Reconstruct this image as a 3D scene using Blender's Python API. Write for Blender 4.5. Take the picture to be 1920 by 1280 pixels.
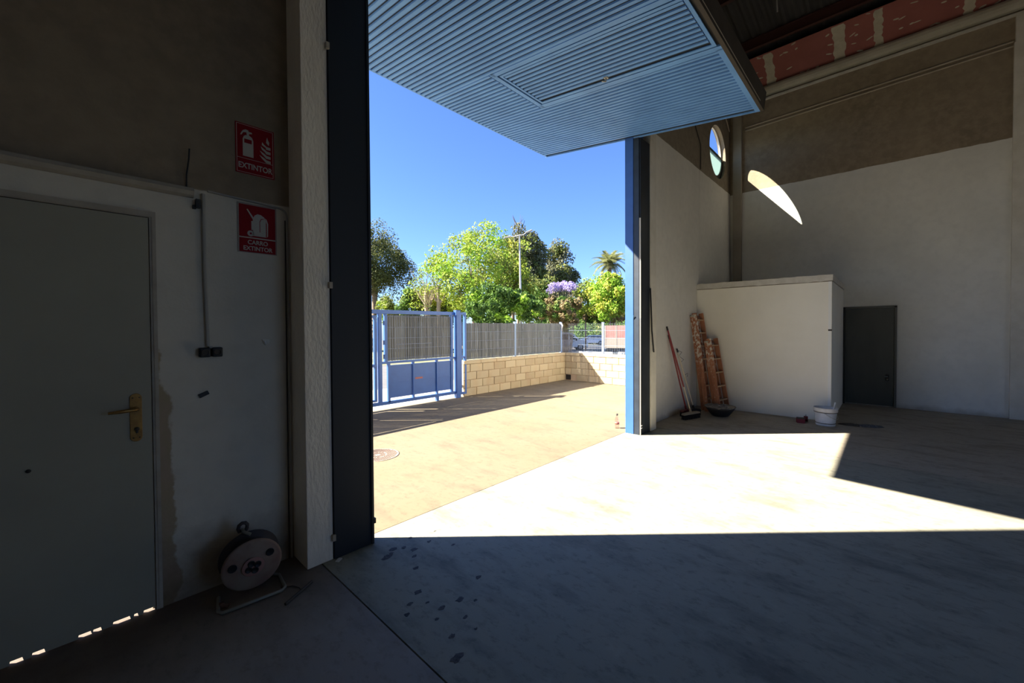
import bpy, math, random
from mathutils import Vector, Matrix
C = bpy.context.scene.collection
for o in list(bpy.data.objects): bpy.data.objects.remove(o)
random.seed(7)
PI = math.pi
# ------------------------------------------------------------------ camera
FPX, YAW, PIT, ROL, CY, CAMH = 759.156, .82038068, -.016263904, -.0060348615, 626.465, 1.5
fw = Vector((math.sin(YAW)*math.cos(PIT), math.cos(YAW)*math.cos(PIT), math.sin(PIT)))
rt = Vector((math.cos(YAW), -math.sin(YAW), 0)); up = rt.cross(fw)
rt, up = math.cos(ROL)*rt+math.sin(ROL)*up, -math.sin(ROL)*rt+math.cos(ROL)*up
cd = bpy.data.cameras.new('camera'); cam = bpy.data.objects.new('camera', cd); C.objects.link(cam)
cam.matrix_world = Matrix((( rt.x, up.x, -fw.x, 0), (rt.y, up.y, -fw.y, 0), (rt.z, up.z, -fw.z, CAMH), (0,0,0,1)))
cd.sensor_width = 36; cd.lens = FPX/1920*36; cd.shift_y = (CY-640)/1920; cd.clip_end = 600; cd.clip_start = .05
bpy.context.scene.camera = cam
# ------------------------------------------------------------------ sky, sun, exposure
SUN = Vector((.96, -1, -1.155)).normalized()
w = bpy.data.worlds.new('sky'); bpy.context.scene.world = w; w.use_nodes = True
nt = w.node_tree; nt.nodes.clear()
sky = nt.nodes.new('ShaderNodeTexSky'); sky.sky_type = 'NISHITA'; sky.sun_disc = False
sky.sun_elevation = math.asin(-SUN.z); sky.sun_rotation = math.atan2(-SUN.x, -SUN.y)
sky.air_density = 1.0; sky.dust_density = .3; sky.ozone_density = 3.0
mx = nt.nodes.new('ShaderNodeMix'); mx.data_type = 'RGBA'; mx.blend_type = 'MULTIPLY'; mx.inputs[0].default_value = 1
mx.inputs[7].default_value = (.66, .84, 1.28, 1)
bg = nt.nodes.new('ShaderNodeBackground'); bg.inputs[1].default_value = .172
wo = nt.nodes.new('ShaderNodeOutputWorld')
nt.links.new(sky.outputs[0], mx.inputs[6]); nt.links.new(mx.outputs[2], bg.inputs[0]); nt.links.new(bg.outputs[0], wo.inputs[0])
sl = bpy.data.lights.new('sun', 'SUN'); sl.energy = 21.5; sl.angle = math.radians(.55); sl.color = (1, .915, .77)
so = bpy.data.objects.new('sun', sl); C.objects.link(so); so.rotation_mode = 'QUATERNION'
so.rotation_quaternion = SUN.to_track_quat('-Z', 'Y'); so.location = (-20, 20, 30)
vs = bpy.context.scene.view_settings
bpy.context.scene.display_settings.display_device = 'sRGB'
bpy.context.scene.cycles.max_bounces = 16; bpy.context.scene.cycles.diffuse_bounces = 10; bpy.context.scene.cycles.transparent_max_bounces = 16
vs.view_transform = 'Standard'; vs.look = 'None'; vs.gamma = 1; vs.exposure = .44; vs.use_curve_mapping = False

# ------------------------------------------------------------------ mesh builder
class MB:
    def __init__(s): s.v=[]; s.f=[]; s.sm=[]
    def add(s, vs, fs, smooth=False):
        n=len(s.v); s.v += [tuple(v) for v in vs]; s.f += [tuple(i+n for i in f) for f in fs]; s.sm += [smooth]*len(fs); return s
    def box(s, x0,x1,y0,y1,z0,z1, M=None):
        vs=[Vector((x,y,z)) for z in (z0,z1) for y in (y0,y1) for x in (x0,x1)]
        if M: vs=[M@v for v in vs]
        return s.add(vs, [(0,2,3,1),(4,5,7,6),(0,1,5,4),(2,6,7,3),(0,4,6,2),(1,3,7,5)])
    def prism(s, poly, d0, d1, fn):      # poly 2-D, extruded d0..d1 ; fn(a,b,d)->xyz
        n=len(poly); vs=[fn(a,b,d0) for a,b in poly]+[fn(a,b,d1) for a,b in poly]
        fs=[tuple(range(n))[::-1], tuple(range(n,2*n))]+[(i,(i+1)%n,n+(i+1)%n,n+i) for i in range(n)]
        return s.add(vs, fs)
    def tube(s, pts, r, n=8, caps=True):
        pts=[Vector(p) for p in pts]; rr=r if isinstance(r,(list,tuple)) else [r]*len(pts)
        vs=[]; fs=[]; prev=None
        for i,p in enumerate(pts):
            t=(pts[min(i+1,len(pts)-1)]-pts[max(i-1,0)]).normalized()
            a=Vector((0,0,1)) if abs(t.z)<.9 else Vector((1,0,0))
            u=(prev-t*prev.dot(t)).normalized() if prev is not None and (prev-t*prev.dot(t)).length>1e-4 else t.cross(a).normalized()
            prev=u; v=t.cross(u)
            vs+=[p+rr[i]*(math.cos(2*PI*k/n)*u+math.sin(2*PI*k/n)*v) for k in range(n)]
        for i in range(len(pts)-1):
            for k in range(n): fs.append((i*n+k, i*n+(k+1)%n, (i+1)*n+(k+1)%n, (i+1)*n+k))
        s.add(vs, fs, n>=6)
        if caps:
            s.add(vs[:n], [tuple(range(n))[::-1]]); s.add(vs[-n:], [tuple(range(n))])
        return s
    def lathe(s, prof, n=24, M=None, smooth=True):   # prof (r,z) about Z
        vs=[]; fs=[]
        for r,z in prof:
            for k in range(n):
                p=Vector((r*math.cos(2*PI*k/n), r*math.sin(2*PI*k/n), z)); vs.append(M@p if M else p)
        for i in range(len(prof)-1):
            for k in range(n): fs.append((i*n+k, i*n+(k+1)%n, (i+1)*n+(k+1)%n, (i+1)*n+k))
        s.add(vs, fs, smooth)
        for i in (0,len(prof)-1):
            if prof[i][0]>1e-4: s.add(vs[i*n:(i+1)*n],[tuple(range(n))])
        return s
    def build(s, name, mat, parent=None, kind=None, bevel=0, label=None, recalc=True):
        me=bpy.data.meshes.new(name); me.from_pydata(s.v, [], s.f)
        me.polygons.foreach_set('use_smooth', s.sm)
        if isinstance(mat,(list,tuple)):
            for m in mat: me.materials.append(m)
        else: me.materials.append(mat)
        if recalc and len(s.f)<20000:
            import bmesh
            bm=bmesh.new(); bm.from_mesh(me); bmesh.ops.recalc_face_normals(bm, faces=bm.faces); bm.to_mesh(me); bm.free()
        o=bpy.data.objects.new(name, me); C.objects.link(o)
        if parent: o.parent=parent
        if kind: o['kind']=kind
        if label: o['label']=label
        if bevel:
            b=o.modifiers.new('bevel','BEVEL'); b.width=bevel; b.segments=2; b.limit_method='ANGLE'
        return o
def thing(name, label, cat, loc=(0,0,0), rz=0, group=None, kind=None):
    o=bpy.data.objects.new(name,None); C.objects.link(o); o.location=loc; o.rotation_euler=(0,0,rz); o.empty_display_size=.1
    o['label']=label; o['category']=cat
    if group: o['group']=group
    if kind: o['kind']=kind
    return o
def tag(o, label, cat, group=None, kind=None):
    o['label']=label; o['category']=cat
    if group: o['group']=group
    if kind: o['kind']=kind
    return o
def setting(name, parent=None):
    o=bpy.data.objects.new(name,None); C.objects.link(o); o['kind']='structure'; o.empty_display_size=.1; return o
def dup(o, name=None, parent=None, off=(0,0,0)):
    c=o.copy(); C.objects.link(c); c.parent=parent if parent else o.parent; c.location=Vector(o.location)+Vector(off); return c

# ------------------------------------------------------------------ materials
def mat(name, col, rough=.6, metal=0, noise=None, col2=None, nscale=5, stretch=(1,1,1), bump=0, bscale=40, spec=.5, fac=(.35,.65)):
    m=bpy.data.materials.new(name); m.use_nodes=True; n=m.node_tree; b=n.nodes['Principled BSDF']
    b.inputs['Base Color'].default_value=(*col,1); b.inputs['Roughness'].default_value=rough; b.inputs['Metallic'].default_value=metal
    b.inputs['Specular IOR Level'].default_value=spec
    tc=n.nodes.new('ShaderNodeNewGeometry'); mp=n.nodes.new('ShaderNodeMapping'); mp.inputs['Scale'].default_value=stretch
    n.links.new(tc.outputs['Position'], mp.inputs['Vector'])
    if col2:
        t=n.nodes.new('ShaderNodeTexNoise'); t.inputs['Scale'].default_value=nscale; t.inputs['Detail'].default_value=6; t.inputs['Roughness'].default_value=.6
        n.links.new(mp.outputs[0], t.inputs['Vector'])
        mr=n.nodes.new('ShaderNodeMapRange'); mr.inputs[1].default_value=fac[0]; mr.inputs[2].default_value=fac[1]
        n.links.new(t.outputs['Fac'], mr.inputs[0])
        x=n.nodes.new('ShaderNodeMix'); x.data_type='RGBA'; x.inputs[6].default_value=(*col,1); x.inputs[7].default_value=(*col2,1)
        n.links.new(mr.outputs[0], x.inputs[0]); n.links.new(x.outputs[2], b.inputs['Base Color'])
    if bump:
        t2=n.nodes.new('ShaderNodeTexNoise'); t2.inputs['Scale'].default_value=bscale; t2.inputs['Detail'].default_value=4
        n.links.new(mp.outputs[0], t2.inputs['Vector'])
        bp=n.nodes.new('ShaderNodeBump'); bp.inputs['Strength'].default_value=bump; bp.inputs['Distance'].default_value=.01
        n.links.new(t2.outputs['Fac'], bp.inputs['Height']); n.links.new(bp.outputs[0], b.inputs['Normal'])
    return m
class NT:    # tiny node helper for custom materials
    def __init__(s,name,rough=.8):
        s.m=bpy.data.materials.new(name); s.m.use_nodes=True; s.n=s.m.node_tree; s.b=s.n.nodes['Principled BSDF']
        s.b.inputs['Roughness'].default_value=rough; s.b.inputs['Specular IOR Level'].default_value=.3
        s.g=s.n.nodes.new('ShaderNodeNewGeometry'); s.pos=s.g.outputs['Position']
        sp=s.n.nodes.new('ShaderNodeSeparateXYZ'); s.n.links.new(s.pos, sp.inputs[0]); s.x,s.y,s.z=sp.outputs
    def L(s,a,b):
        if isinstance(a,(int,float)): b.default_value=a
        elif isinstance(a,tuple): b.default_value=(*a,1) if len(a)==3 else a
        else: s.n.links.new(a,b)
    def noise(s,scale,stretch=(1,1,1),detail=5,rough=.6,rot=0):
        mp=s.n.nodes.new('ShaderNodeMapping'); mp.inputs['Scale'].default_value=stretch; mp.inputs['Rotation'].default_value=(0,0,rot)
        s.L(s.pos,mp.inputs['Vector']); t=s.n.nodes.new('ShaderNodeTexNoise')
        t.inputs['Scale'].default_value=scale; t.inputs['Detail'].default_value=detail; t.inputs['Roughness'].default_value=rough
        s.L(mp.outputs[0],t.inputs['Vector']); return t.outputs['Fac']
    def mp(s,v,a,b,c=0,d=1):
        t=s.n.nodes.new('ShaderNodeMapRange'); s.L(v,t.inputs[0])
        for i,q in enumerate((a,b,c,d)): t.inputs[i+1].default_value=q
        return t.outputs[0]
    def math(s,op,a,b=0):
        t=s.n.nodes.new('ShaderNodeMath'); t.operation=op; s.L(a,t.inputs[0]); s.L(b,t.inputs[1]); return t.outputs[0]
    def mix(s,f,a,b,mode='MIX'):
        t=s.n.nodes.new('ShaderNodeMix'); t.data_type='RGBA'; t.blend_type=mode; s.L(f,t.inputs[0]); s.L(a,t.inputs[6]); s.L(b,t.inputs[7]); return t.outputs[2]
    def col(s,c): s.L(c,s.b.inputs['Base Color'])
    def bump(s,h,st=.3,d=.01):
        t=s.n.nodes.new('ShaderNodeBump'); t.inputs['Strength'].default_value=st; t.inputs['Distance'].default_value=d; s.L(h,t.inputs['Height']); s.L(t.outputs[0],s.b.inputs['Normal'])

def wall_mat(name, low, high, zsplit, patch=False, streak=False):
    k=NT(name,.85)
    n1=k.noise(1.3); n2=k.noise(9,detail=7); n3=k.noise(60,detail=3)
    wob=k.math('MULTIPLY',k.math('SUBTRACT',k.noise(3.5,detail=6),.5),.035)
    up_=k.mp(k.math('SUBTRACT',k.math('ADD',k.z,wob),zsplit),-.004,.004)
    lo=k.mix(k.mp(n1,.3,.7),low,tuple(c*.88 for c in low)); lo=k.mix(k.mp(n2,.45,.7,0,.5),lo,tuple(c*.82 for c in low))
    hi=k.mix(k.mp(n1,.3,.7),high,tuple(c*.72 for c in high)); hi=k.mix(k.mp(n2,.4,.65,0,.6),hi,tuple(c*1.2 for c in high))
    base=k.mix(up_,lo,hi)
    if patch:   # peeled strip of bare plaster beside the door jamb, dirt at the foot of the wall
        e=k.math('ADD',k.math('MULTIPLY',k.math('SUBTRACT',k.noise(5,detail=5),.5),.16),k.math('ADD',.355,0))
        e2=k.mp(k.z,1.1,1.75,0,-.16); e=k.math('ADD',e,e2)
        pm=k.mp(k.math('SUBTRACT',e,k.x),-.006,.006)
        pm=k.math('MULTIPLY',pm,k.mp(k.z,1.72,1.62))
        pl=k.mix(k.mp(k.noise(6,(1,1,.5)),.35,.65),(.42,.31,.24),(.36,.30,.18))
        base=k.mix(pm,base,pl)
        dm=k.mp(k.math('ADD',k.z,k.math('MULTIPLY',k.noise(4),.5)),.62,.30,0,.8)
        base=k.mix(dm,base,(.13,.085,.045))
    else:
        dm=k.mp(k.math('ADD',k.z,k.math('MULTIPLY',k.noise(6),.15)),.17,.05,0,.6)
        base=k.mix(dm,base,(.22,.16,.10))
    k.col(base); k.bump(n3,.25,.004); return k.m
M_wallL = wall_mat('paint_door_wall',(.66,.62,.53),(.26,.21,.15),2.29,True)
M_wallR = wall_mat('paint_facade_wall',(.80,.77,.70),(.27,.225,.165),4.49)
M_wallS = wall_mat('paint_side_wall',(.80,.78,.72),(.30,.24,.17),4.465)
M_pil = mat('painted_stucco',(.84,.78,.67),.9,col2=(.76,.70,.60),nscale=6,stretch=(1,1,.4),bump=.6,bscale=55)
M_pilW = mat('painted_pillar',(.72,.68,.60),.9,col2=(.62,.58,.50),nscale=4,bump=.3,bscale=40)
M_box = mat('painted_partition',(.90,.86,.76),.85,col2=(.85,.81,.71),nscale=1.5,bump=.15,bscale=30)
M_trimw = mat('rough_white_trim',(.66,.63,.57),.9,col2=(.55,.52,.46),nscale=8,bump=.5,bscale=30)
M_whitewall = mat('white_paint_rear',(.82,.81,.78),.9)
M_conc = mat('precast_concrete',(.22,.18,.13),.9,col2=(.16,.13,.09),nscale=3,bump=.2)

def floor_mat(name, a, b, c, rough=.75, bs=.35):
    k=NT(name,rough); k.b.inputs['Specular IOR Level'].default_value=.35
    big=k.noise(.8,detail=6); st=k.noise(2.6,(1.7,.6,1),detail=9,rough=.66,rot=.3); fine=k.noise(17,(1.2,.7,1),detail=9,rough=.74,rot=.3); sw=k.noise(7,(1,1,1),detail=6)
    x=k.mix(k.mp(big,.35,.65),a,b); x=k.mix(k.mp(st,.50,.68,0,.62),x,c); x=k.mix(k.mp(fine,.52,.66,0,.45),x,tuple(q*.72 for q in c)); x=k.mix(k.mp(sw,.60,.72,0,.35),x,tuple(min(1,q*1.25) for q in a))
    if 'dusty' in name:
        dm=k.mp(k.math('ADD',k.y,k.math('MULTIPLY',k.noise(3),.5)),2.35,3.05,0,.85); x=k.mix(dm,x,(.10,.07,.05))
    k.col(x); k.bump(fine,bs,.003); return k.m
M_fl_bay = floor_mat('concrete_entry_bay',(.31,.29,.225),(.275,.265,.21),(.105,.105,.088))
M_fl_in  = floor_mat('concrete_hall',(.36,.315,.245),(.33,.29,.23),(.14,.12,.09))
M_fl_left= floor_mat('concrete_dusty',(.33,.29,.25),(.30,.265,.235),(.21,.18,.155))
M_yard   = floor_mat('concrete_yard',(.19,.158,.105),(.185,.145,.09),(.115,.098,.07),.9)
M_blue = mat('blue_paint',(.036,.115,.36),.45,col2=(.032,.10,.32),nscale=6)
M_slat = mat('blue_slat_paint',(.15,.35,.74),.5,col2=(.12,.285,.63),nscale=2.2,stretch=(1,1,1))
M_navy = mat('dark_navy_steel',(.016,.026,.042),.5,col2=(.010,.016,.026),nscale=7)
M_navyL = mat('black_navy_steel',(.006,.010,.018),.6)
M_gal = mat('grey_steel_strip',(.45,.42,.36),.5,.3)
M_dark = mat('dark_frame',(.055,.045,.035),.7,col2=(.04,.032,.025),nscale=5)
M_black = mat('black_plastic',(.008,.008,.009),.5)
M_brass = mat('brass',(.42,.24,.07),.35,.8,col2=(.28,.15,.05),nscale=30)
M_doorL = mat('grey_green_door_paint',(.34,.33,.26),.6,col2=(.30,.285,.225),nscale=1.2)
M_frame = mat('grey_paint_frame',(.42,.385,.32),.75,col2=(.34,.30,.245),nscale=9)
M_doorM = mat('grey_metal_door',(.10,.105,.095),.55,col2=(.075,.08,.072),nscale=3,stretch=(1,1,.35))
M_doorF = mat('grey_metal_frame',(.13,.13,.115),.6)
M_roof = mat('dark_corrugated_roof',(.045,.042,.042),.7,col2=(.03,.028,.028),nscale=2)
M_purl = mat('oxide_red_steel',(.055,.018,.015),.6)
M_rod = mat('pale_rod',(.4,.38,.36),.6)
M_red = mat('red_sign',(.26,.003,.010),.6,spec=.15)
M_white = mat('sign_white',(.50,.47,.42),.6)
M_whiteP = mat('white_plastic',(.75,.74,.72),.45,col2=(.62,.60,.58),nscale=14)

# ------------------------------------------------------------------ floor and ground
def slab(x0,x1,y0,y1,m,parent,name='slab',z0=-.12,g=.004):
    return MB().box(x0+g,x1-g,y0+g,y1-g,z0,0).build(name,m,parent)
fl=setting('floor')
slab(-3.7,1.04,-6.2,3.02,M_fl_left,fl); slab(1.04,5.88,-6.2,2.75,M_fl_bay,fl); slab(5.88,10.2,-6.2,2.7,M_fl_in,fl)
MB().box(-3.7,10.2,-6.2,2.75,-.2,-.02).build('joint_bed',mat('joint_dirt',(.05,.045,.04),.95),fl)
M_chip=mat('chipped_concrete',(.045,.045,.047),.95,col2=(.13,.125,.12),nscale=60)
M_dust=mat('dusty_chip_rim',(.42,.40,.37),.95)
random.seed(3)
chips=[(1.53,2.35,.03),(1.49,2.28,.02),(1.42,2.16,.022),(1.40,2.42,.02),(1.44,2.46,.03),(1.50,2.42,.022),(1.66,2.36,.02),(1.30,1.95,.028),(1.42,1.73,.03),(1.31,1.746,.024),(1.15,1.43,.04),(1.153,1.84,.02),(1.21,1.90,.022),(1.62,1.80,.026),(1.75,2.2,.018),(1.35,1.60,.018),(1.28,1.84,.013),(1.36,2.40,.04),(1.24,1.70,.014),(1.22,1.55,.022),(1.47,1.66,.014),(1.33,1.5,.012),(1.78,2.45,.014),(1.6,2.5,.02)]
for x,y,r in chips:
    r*=1.25
    b=MB(); n=11; p=[]
    for k in range(n):
        a=2*PI*k/n; q=r*.62*(.6+.6*random.random()); p.append((x+q*math.cos(a)*1.2,y+q*math.sin(a)*.8))
    b.prism(p,-.001,.0012,lambda a_,b_,d:(a_,b_,d)); b.build('chip',M_chip,fl)
# outdoor paving
yd=setting('yard_paving')
slab(-8,1.1,3.02,6.86,M_yard,yd,'paving_slab',-.12,.002); slab(1.1,3.9,2.75,6.86,M_yard,yd,'paving_slab',-.12,.002); slab(3.9,9.5,2.75,6.86,M_yard,yd,'paving_slab',-.12,.002)
MB().box(-8,9.5,3.02,6.86,-.2,-.01).build('joint_bed',mat('yard_joint',(.25,.2,.15),.95),yd)
def gz(x,y): return -.02*max(0,(x*rt.x*0+(x+y)*.707)-12)
M_road=mat('asphalt',(.13,.13,.135),.95,col2=(.10,.10,.105),nscale=3); M_walk=mat('pale_pavement',(.42,.40,.36),.9,col2=(.37,.35,.31),nscale=2)
M_earth=mat('park_earth',(.20,.17,.10),.95,col2=(.10,.12,.05),nscale=.8)
def terrain(name,x0,x1,y0,y1,m,nx,ny,dz=0,skip=None):
    b=MB(); vs=[];fs=[]
    for j in range(ny+1):
        for i in range(nx+1):
            x=x0+(x1-x0)*i/nx; y=y0+(y1-y0)*j/ny; vs.append((x,y,gz(x,y)+dz))
    for j in range(ny):
        for i in range(nx): fs.append((j*(nx+1)+i,j*(nx+1)+i+1,(j+1)*(nx+1)+i+1,(j+1)*(nx+1)+i))
    b.add(vs,fs); return b.build(name,m,kind='structure')
terrain('pavement_street',-30,9.6,6.86,9.2,M_walk,20,2,-.004)
terrain('pavement_side',9.62,11.5,-20,9.2,M_walk,2,12,-.004)
terrain('ground_bounce_rear',-30,9.62,-60,-6.0,M_walk,10,10,-.004)  # unseen rear ground, added to bounce daylight in through the added doorway
terrain('road_surface',-60,11.5,9.2,16.5,M_road,20,4,-.03); terrain('road_surface_side',11.5,24,-60,16.5,M_road,8,30,-.03)
terrain('ground_park',-60,24,16.5,120,M_earth,20,30,-.02); terrain('ground_beyond',24,140,-60,120,M_road,30,40,-.02)
b=MB()
for i in range(40):
    y=-20+ i*1.0
    if y+.98<=16: b.box(24,24.2,y,y+.98,gz(24,y)-.15,gz(24,y)+.12)
b.build('kerb',mat('kerb_white',(.75,.73,.68),.8),kind='structure')

# ------------------------------------------------------------------ building shell
H0=8.6
def wl(name): return setting(name)
# left part of facade, with the pedestrian door
W=wl('wall_facade_left')
MB().box(-6,-.655,2.87,3.02,0,7.9).build('wall_panel',M_wallL,W)
MB().box(-.655,.292,2.87,3.02,2.125,7.9).build('wall_panel',M_wallL,W)
MB().box(.292,1.116,2.87,3.02,0,7.9).build('wall_panel',M_wallL,W)
P=wl('pillar_door')
MB().box(.952,1.112,2.64,2.87,0,7.9).build('shaft',M_pil,P,bevel=.004)
def wall_hole(name,x0,x1,z0,z1,cx,cz,r,y0,y1,m,parent,n=64,r2=None):
    angs=sorted([2*PI*k/n for k in range(n)]+[math.atan2(z-cz,x-cx)%(2*PI) for x in (x0,x1) for z in (z0,z1)])
    I=[];O=[]
    for a in angs:
        c,s=math.cos(a),math.sin(a); I.append((cx+r*c,cz+r*s))
        t=min([q for q in (((x1-cx)/c if c>1e-9 else 1e9),((x0-cx)/c if c<-1e-9 else 1e9),((z1-cz)/s if s>1e-9 else 1e9),((z0-cz)/s if s<-1e-9 else 1e9))])
        O.append((cx+t*c,cz+t*s))
    N=len(angs); k2=(r2 or r)/r
    vs=[(x,y0,z) for x,z in I]+[(x,y0,z) for x,z in O]+[(cx+(x-cx)*k2,y1,cz+(z-cz)*k2) for x,z in I]+[(x,y1,z) for x,z in O]; fs=[]
    for i in range(N):
        j=(i+1)%N
        fs+=[(i,j,N+j,N+i),(2*N+i,3*N+i,3*N+j,2*N+j),(i,2*N+i,2*N+j,j),(N+i,N+j,3*N+j,3*N+i)]
    return MB().add(vs,fs).build(name,m,parent)
W=wl('wall_facade_right')
YF=2.67; YO=2.82; CX,CZ,CR=9.265,5.17,.54
MB().box(5.6,8.118,YF,YO,0,7.6).build('wall_panel',M_wallR,W)
wall_hole('wall_panel',8.126,10.3,0,7.6,CX,CZ,CR,YF,YO,M_wallR,W,r2=.57)
MB().box(8.1,8.14,YF+.02,YO-.01,0,7.6).build('joint_seal',M_conc,W)
W=wl('wall_lintel')
MB().box(1.0,5.7,2.68,2.88,4.55,7.9).build('wall_panel',M_wallR,W)
P=wl('pillar_white')
MB().box(5.598,5.78,2.50,2.67,0,7.6).build('shaft',M_pilW,P,bevel=.004)
P=wl('pillar_corner')
MB().box(10.06,10.15,2.42,2.59,0,6.3).build('shaft',M_conc if False else mat('corner_pillar_paint',(.36,.32,.26),.9,col2=(.28,.25,.2),nscale=2),P)
# side wall (long)
W=wl('wall_side')
for y0,y1 in ((-12,-1.6),(-1.592,2.67)):
    MB().box(10.15,10.35,y0,y1,0,7.8).build('wall_panel',M_wallS,W)
P=wl('pillar_side')
MB().box(10.09,10.15,-1.95,-1.405,0,5.93).build('shaft',M_wallR if False else M_pilW,P,bevel=.003)
MB().box(10.09,10.15,-1.62,-1.42,5.93,6.35).build('upper_shaft',M_pilW,P)
W=wl('beam_side')
b=MB(); R=[(0,0),(-.09,.0),(-.13,.03),(-.15,.07),(-.15,.12),(-.13,.16),(-.09,.19),(0,.19)]
b.prism(R,-12,2.67,lambda a,z,d:(10.15+a,d,6.42+z)); b.build('beam_rail',mat('beam_paint',(.50,.46,.37),.8,col2=(.42,.38,.30),nscale=3),W)
MB().box(10.09,10.15,-12,2.67,6.345,6.375).build('ledge',M_trimw,W)
# fire band of pink plasterboard under the roof
k=NT('pink_plasterboard',.9)
pb=k.mix(k.mp(k.noise(2),.3,.7),(.34,.12,.10),(.27,.095,.08)); k.col(pb); M_pink=k.m
M_putty=mat('joint_putty',(.55,.49,.38),.95,col2=(.46,.40,.31),nscale=9)
W=wl('fire_band')
E0=Vector((10.13,0,6.625)); E1=Vector((9.60,0,7.03)); dd=(E1-E0); nn=Vector((-dd.z,0,dd.x)).normalized(); nn=-nn if nn.z>0 else nn
strips=[1.85,.73,.18,-.92,-2.1,-3.3,-4.5]
edges=[2.67]+strips+[-12]
for i in range(len(edges)-1):
    y1,y0=edges[i],edges[i+1]
    vs=[E0+Vector((0,y,0)) for y in (y0+.002,y1-.002)]+[E1+Vector((0,y,0)) for y in (y1-.002,y0+.002)]
    vs2=[v-nn*.015 for v in vs]
    MB().add(vs+vs2,[(0,1,2,3),(7,6,5,4),(0,4,5,1),(1,5,6,2),(2,6,7,3),(3,7,4,0)]).build('plasterboard',M_pink,W)
random.seed(5)
for y in strips:
    b=MB(); L=[];Rr=[]; N=14; wd=random.uniform(.05,.09)
    for i in range(N+1):
        p=E0+dd*(i/N*.97)+nn*.004
        L.append(p+Vector((0,y+wd+random.uniform(-.015,.02),0))); Rr.append(p+Vector((0,y-wd+random.uniform(-.02,.015),0)))
    n=N+1; vs=L+Rr+[p-nn*.004 for p in L]+[p-nn*.004 for p in Rr]
    fs=[(i,i+1,n+i+1,n+i) for i in range(N)]+[(i,2*n+i,2*n+i+1,i+1) for i in range(N)]+[(n+i,n+i+1,3*n+i+1,3*n+i) for i in range(N)]
    b.add(vs,fs).build('joint_putty',M_putty,W)
b=MB()
for i in range(110):
    y=random.uniform(-4.5,2.55); t=random.choice([.06,.3,.55,.8,.95])+random.uniform(-.03,.03)
    if min(abs(y-s) for s in strips)<.12: continue
    p=E0+dd*min(.97,max(.03,t))+Vector((0,y,0))+nn*.003; a=random.uniform(-.5,.5); u=(Vector((0,1,0))*math.cos(a)+dd.normalized()*math.sin(a)); v=dd.normalized()*math.cos(a)-Vector((0,1,0))*math.sin(a)
    l=random.uniform(.025,.055); h=random.uniform(.008,.016); n=8
    vs=[p+u*l*math.cos(2*PI*q/n)+v*h*math.sin(2*PI*q/n) for q in range(n)]; vs+=[q-nn*.003 for q in vs]
    b.add(vs,[tuple(range(n))]+[(q,(q+1)%n,n+(q+1)%n,n+q) for q in range(n)])
b.build('screw_filler',M_putty,W,kind='stuff')
# roof: corrugated sheets, purlins, hangers
W=wl('roof_inside')
RZ=lambda x: 7.16+.12*(10.15-x)
b=MB(); vs=[];fs=[]; N=int(15.2/.045)
for i in range(N+1):
    y=-12+i*.045; dz=.014*(1 if i%4 in (1,2) else -1)
    vs+=[(10.4,y,RZ(10.4)+dz),(-6.2,y,RZ(-6.2)+dz)]
for i in range(N): fs.append((2*i,2*i+1,2*i+3,2*i+2))
b.add(vs,fs).build('roof_sheet',M_roof,W)
MB().box(-6.3,10.5,-12.2,3.2,9.3,9.4).build('roof_cover',M_roof,W)
for x in (9.3,7.9,6.5,5.1,3.7,2.3,.9,-.5):
    z=RZ(x)-.03
    b=MB(); b.box(x-.035,x+.035,-12,2.67,z-.20,z-.185).box(x-.006,x+.006,-12,2.67,z-.19,z-.01).box(x-.035,x+.035,-12,2.67,z-.015,z); b.build('purlin',M_purl,W)
for y in (1.45,-.1,-1.7):
    MB().tube([(8.2,y,RZ(8.2)-.05),(8.2,y-.02,RZ(8.2)-.55)],.012,6).build('hanger_rod',M_rod,W)
# rest of the shell
MB().box(-3.7,-3.5,-6,3.0,0,9.3).build('wall_left',M_whitewall,kind='structure')
W=wl('wall_back')      # hall's rear wall; unseen doorway gap added to let daylight in, behind the camera
MB().box(-3.7,2.4,-6.2,-6,0,9.3).build('wall_panel',M_whitewall,W); MB().box(5.4,10.4,-6.2,-6,0,9.3).build('wall_panel',M_whitewall,W); MB().box(2.4,5.4,-6.2,-6,3.4,9.3).build('wall_panel',M_whitewall,W)
W=wl('wall_gable')
MB().box(-6.2,1.0,2.9,3.02,7.9,9.4).build('gable_panel',M_conc,W); MB().box(1.0,10.4,2.7,2.88,7.55,9.4).build('gable_panel',M_conc,W)
MB().box(10.15,10.4,-12,2.88,7.8,9.4).build('gable_panel',M_conc,W)

# partition room in the corner
W=wl('wall_partition')
MB().box(8.0,8.08,.655,2.67,0,2.19).build('wall_panel',M_box,W,bevel=.004)
MB().box(8.08,10.15,.655,.735,0,2.19).build('wall_panel',M_box,W)
MB().box(8.0,8.1,.665,2.67,2.19,2.2).build('seam',M_conc,W)
def rough_strip(name,p0,p1,z0,z1,th,nx,m,parent):
    p0=Vector(p0);p1=Vector(p1); u=(p1-p0); n_=u.cross(Vector((0,0,1))).normalized()*th; N=nx; T=[];B=[]
    for i in range(N+1):
        q=p0+u*i/N; B.append(Vector((q.x,q.y,z0+random.uniform(-.006,.004)))); T.append(Vector((q.x,q.y,z1+random.uniform(-.008,.004))))
    n=N+1; vs=B+T+[v+n_ for v in B]+[v+n_ for v in T]; fs=[]
    for i in range(N): fs+=[(i,i+1,n+i+1,n+i),(2*n+i,3*n+i,3*n+i+1,2*n+i+1),(i,2*n+i,2*n+i+1,i+1),(n+i,n+i+1,3*n+i+1,3*n+i)]
    fs+=[(0,n,3*n,2*n),(N,2*n+N,3*n+N,n+N)]
    return MB().add(vs,fs).build(name,m,parent)
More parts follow.
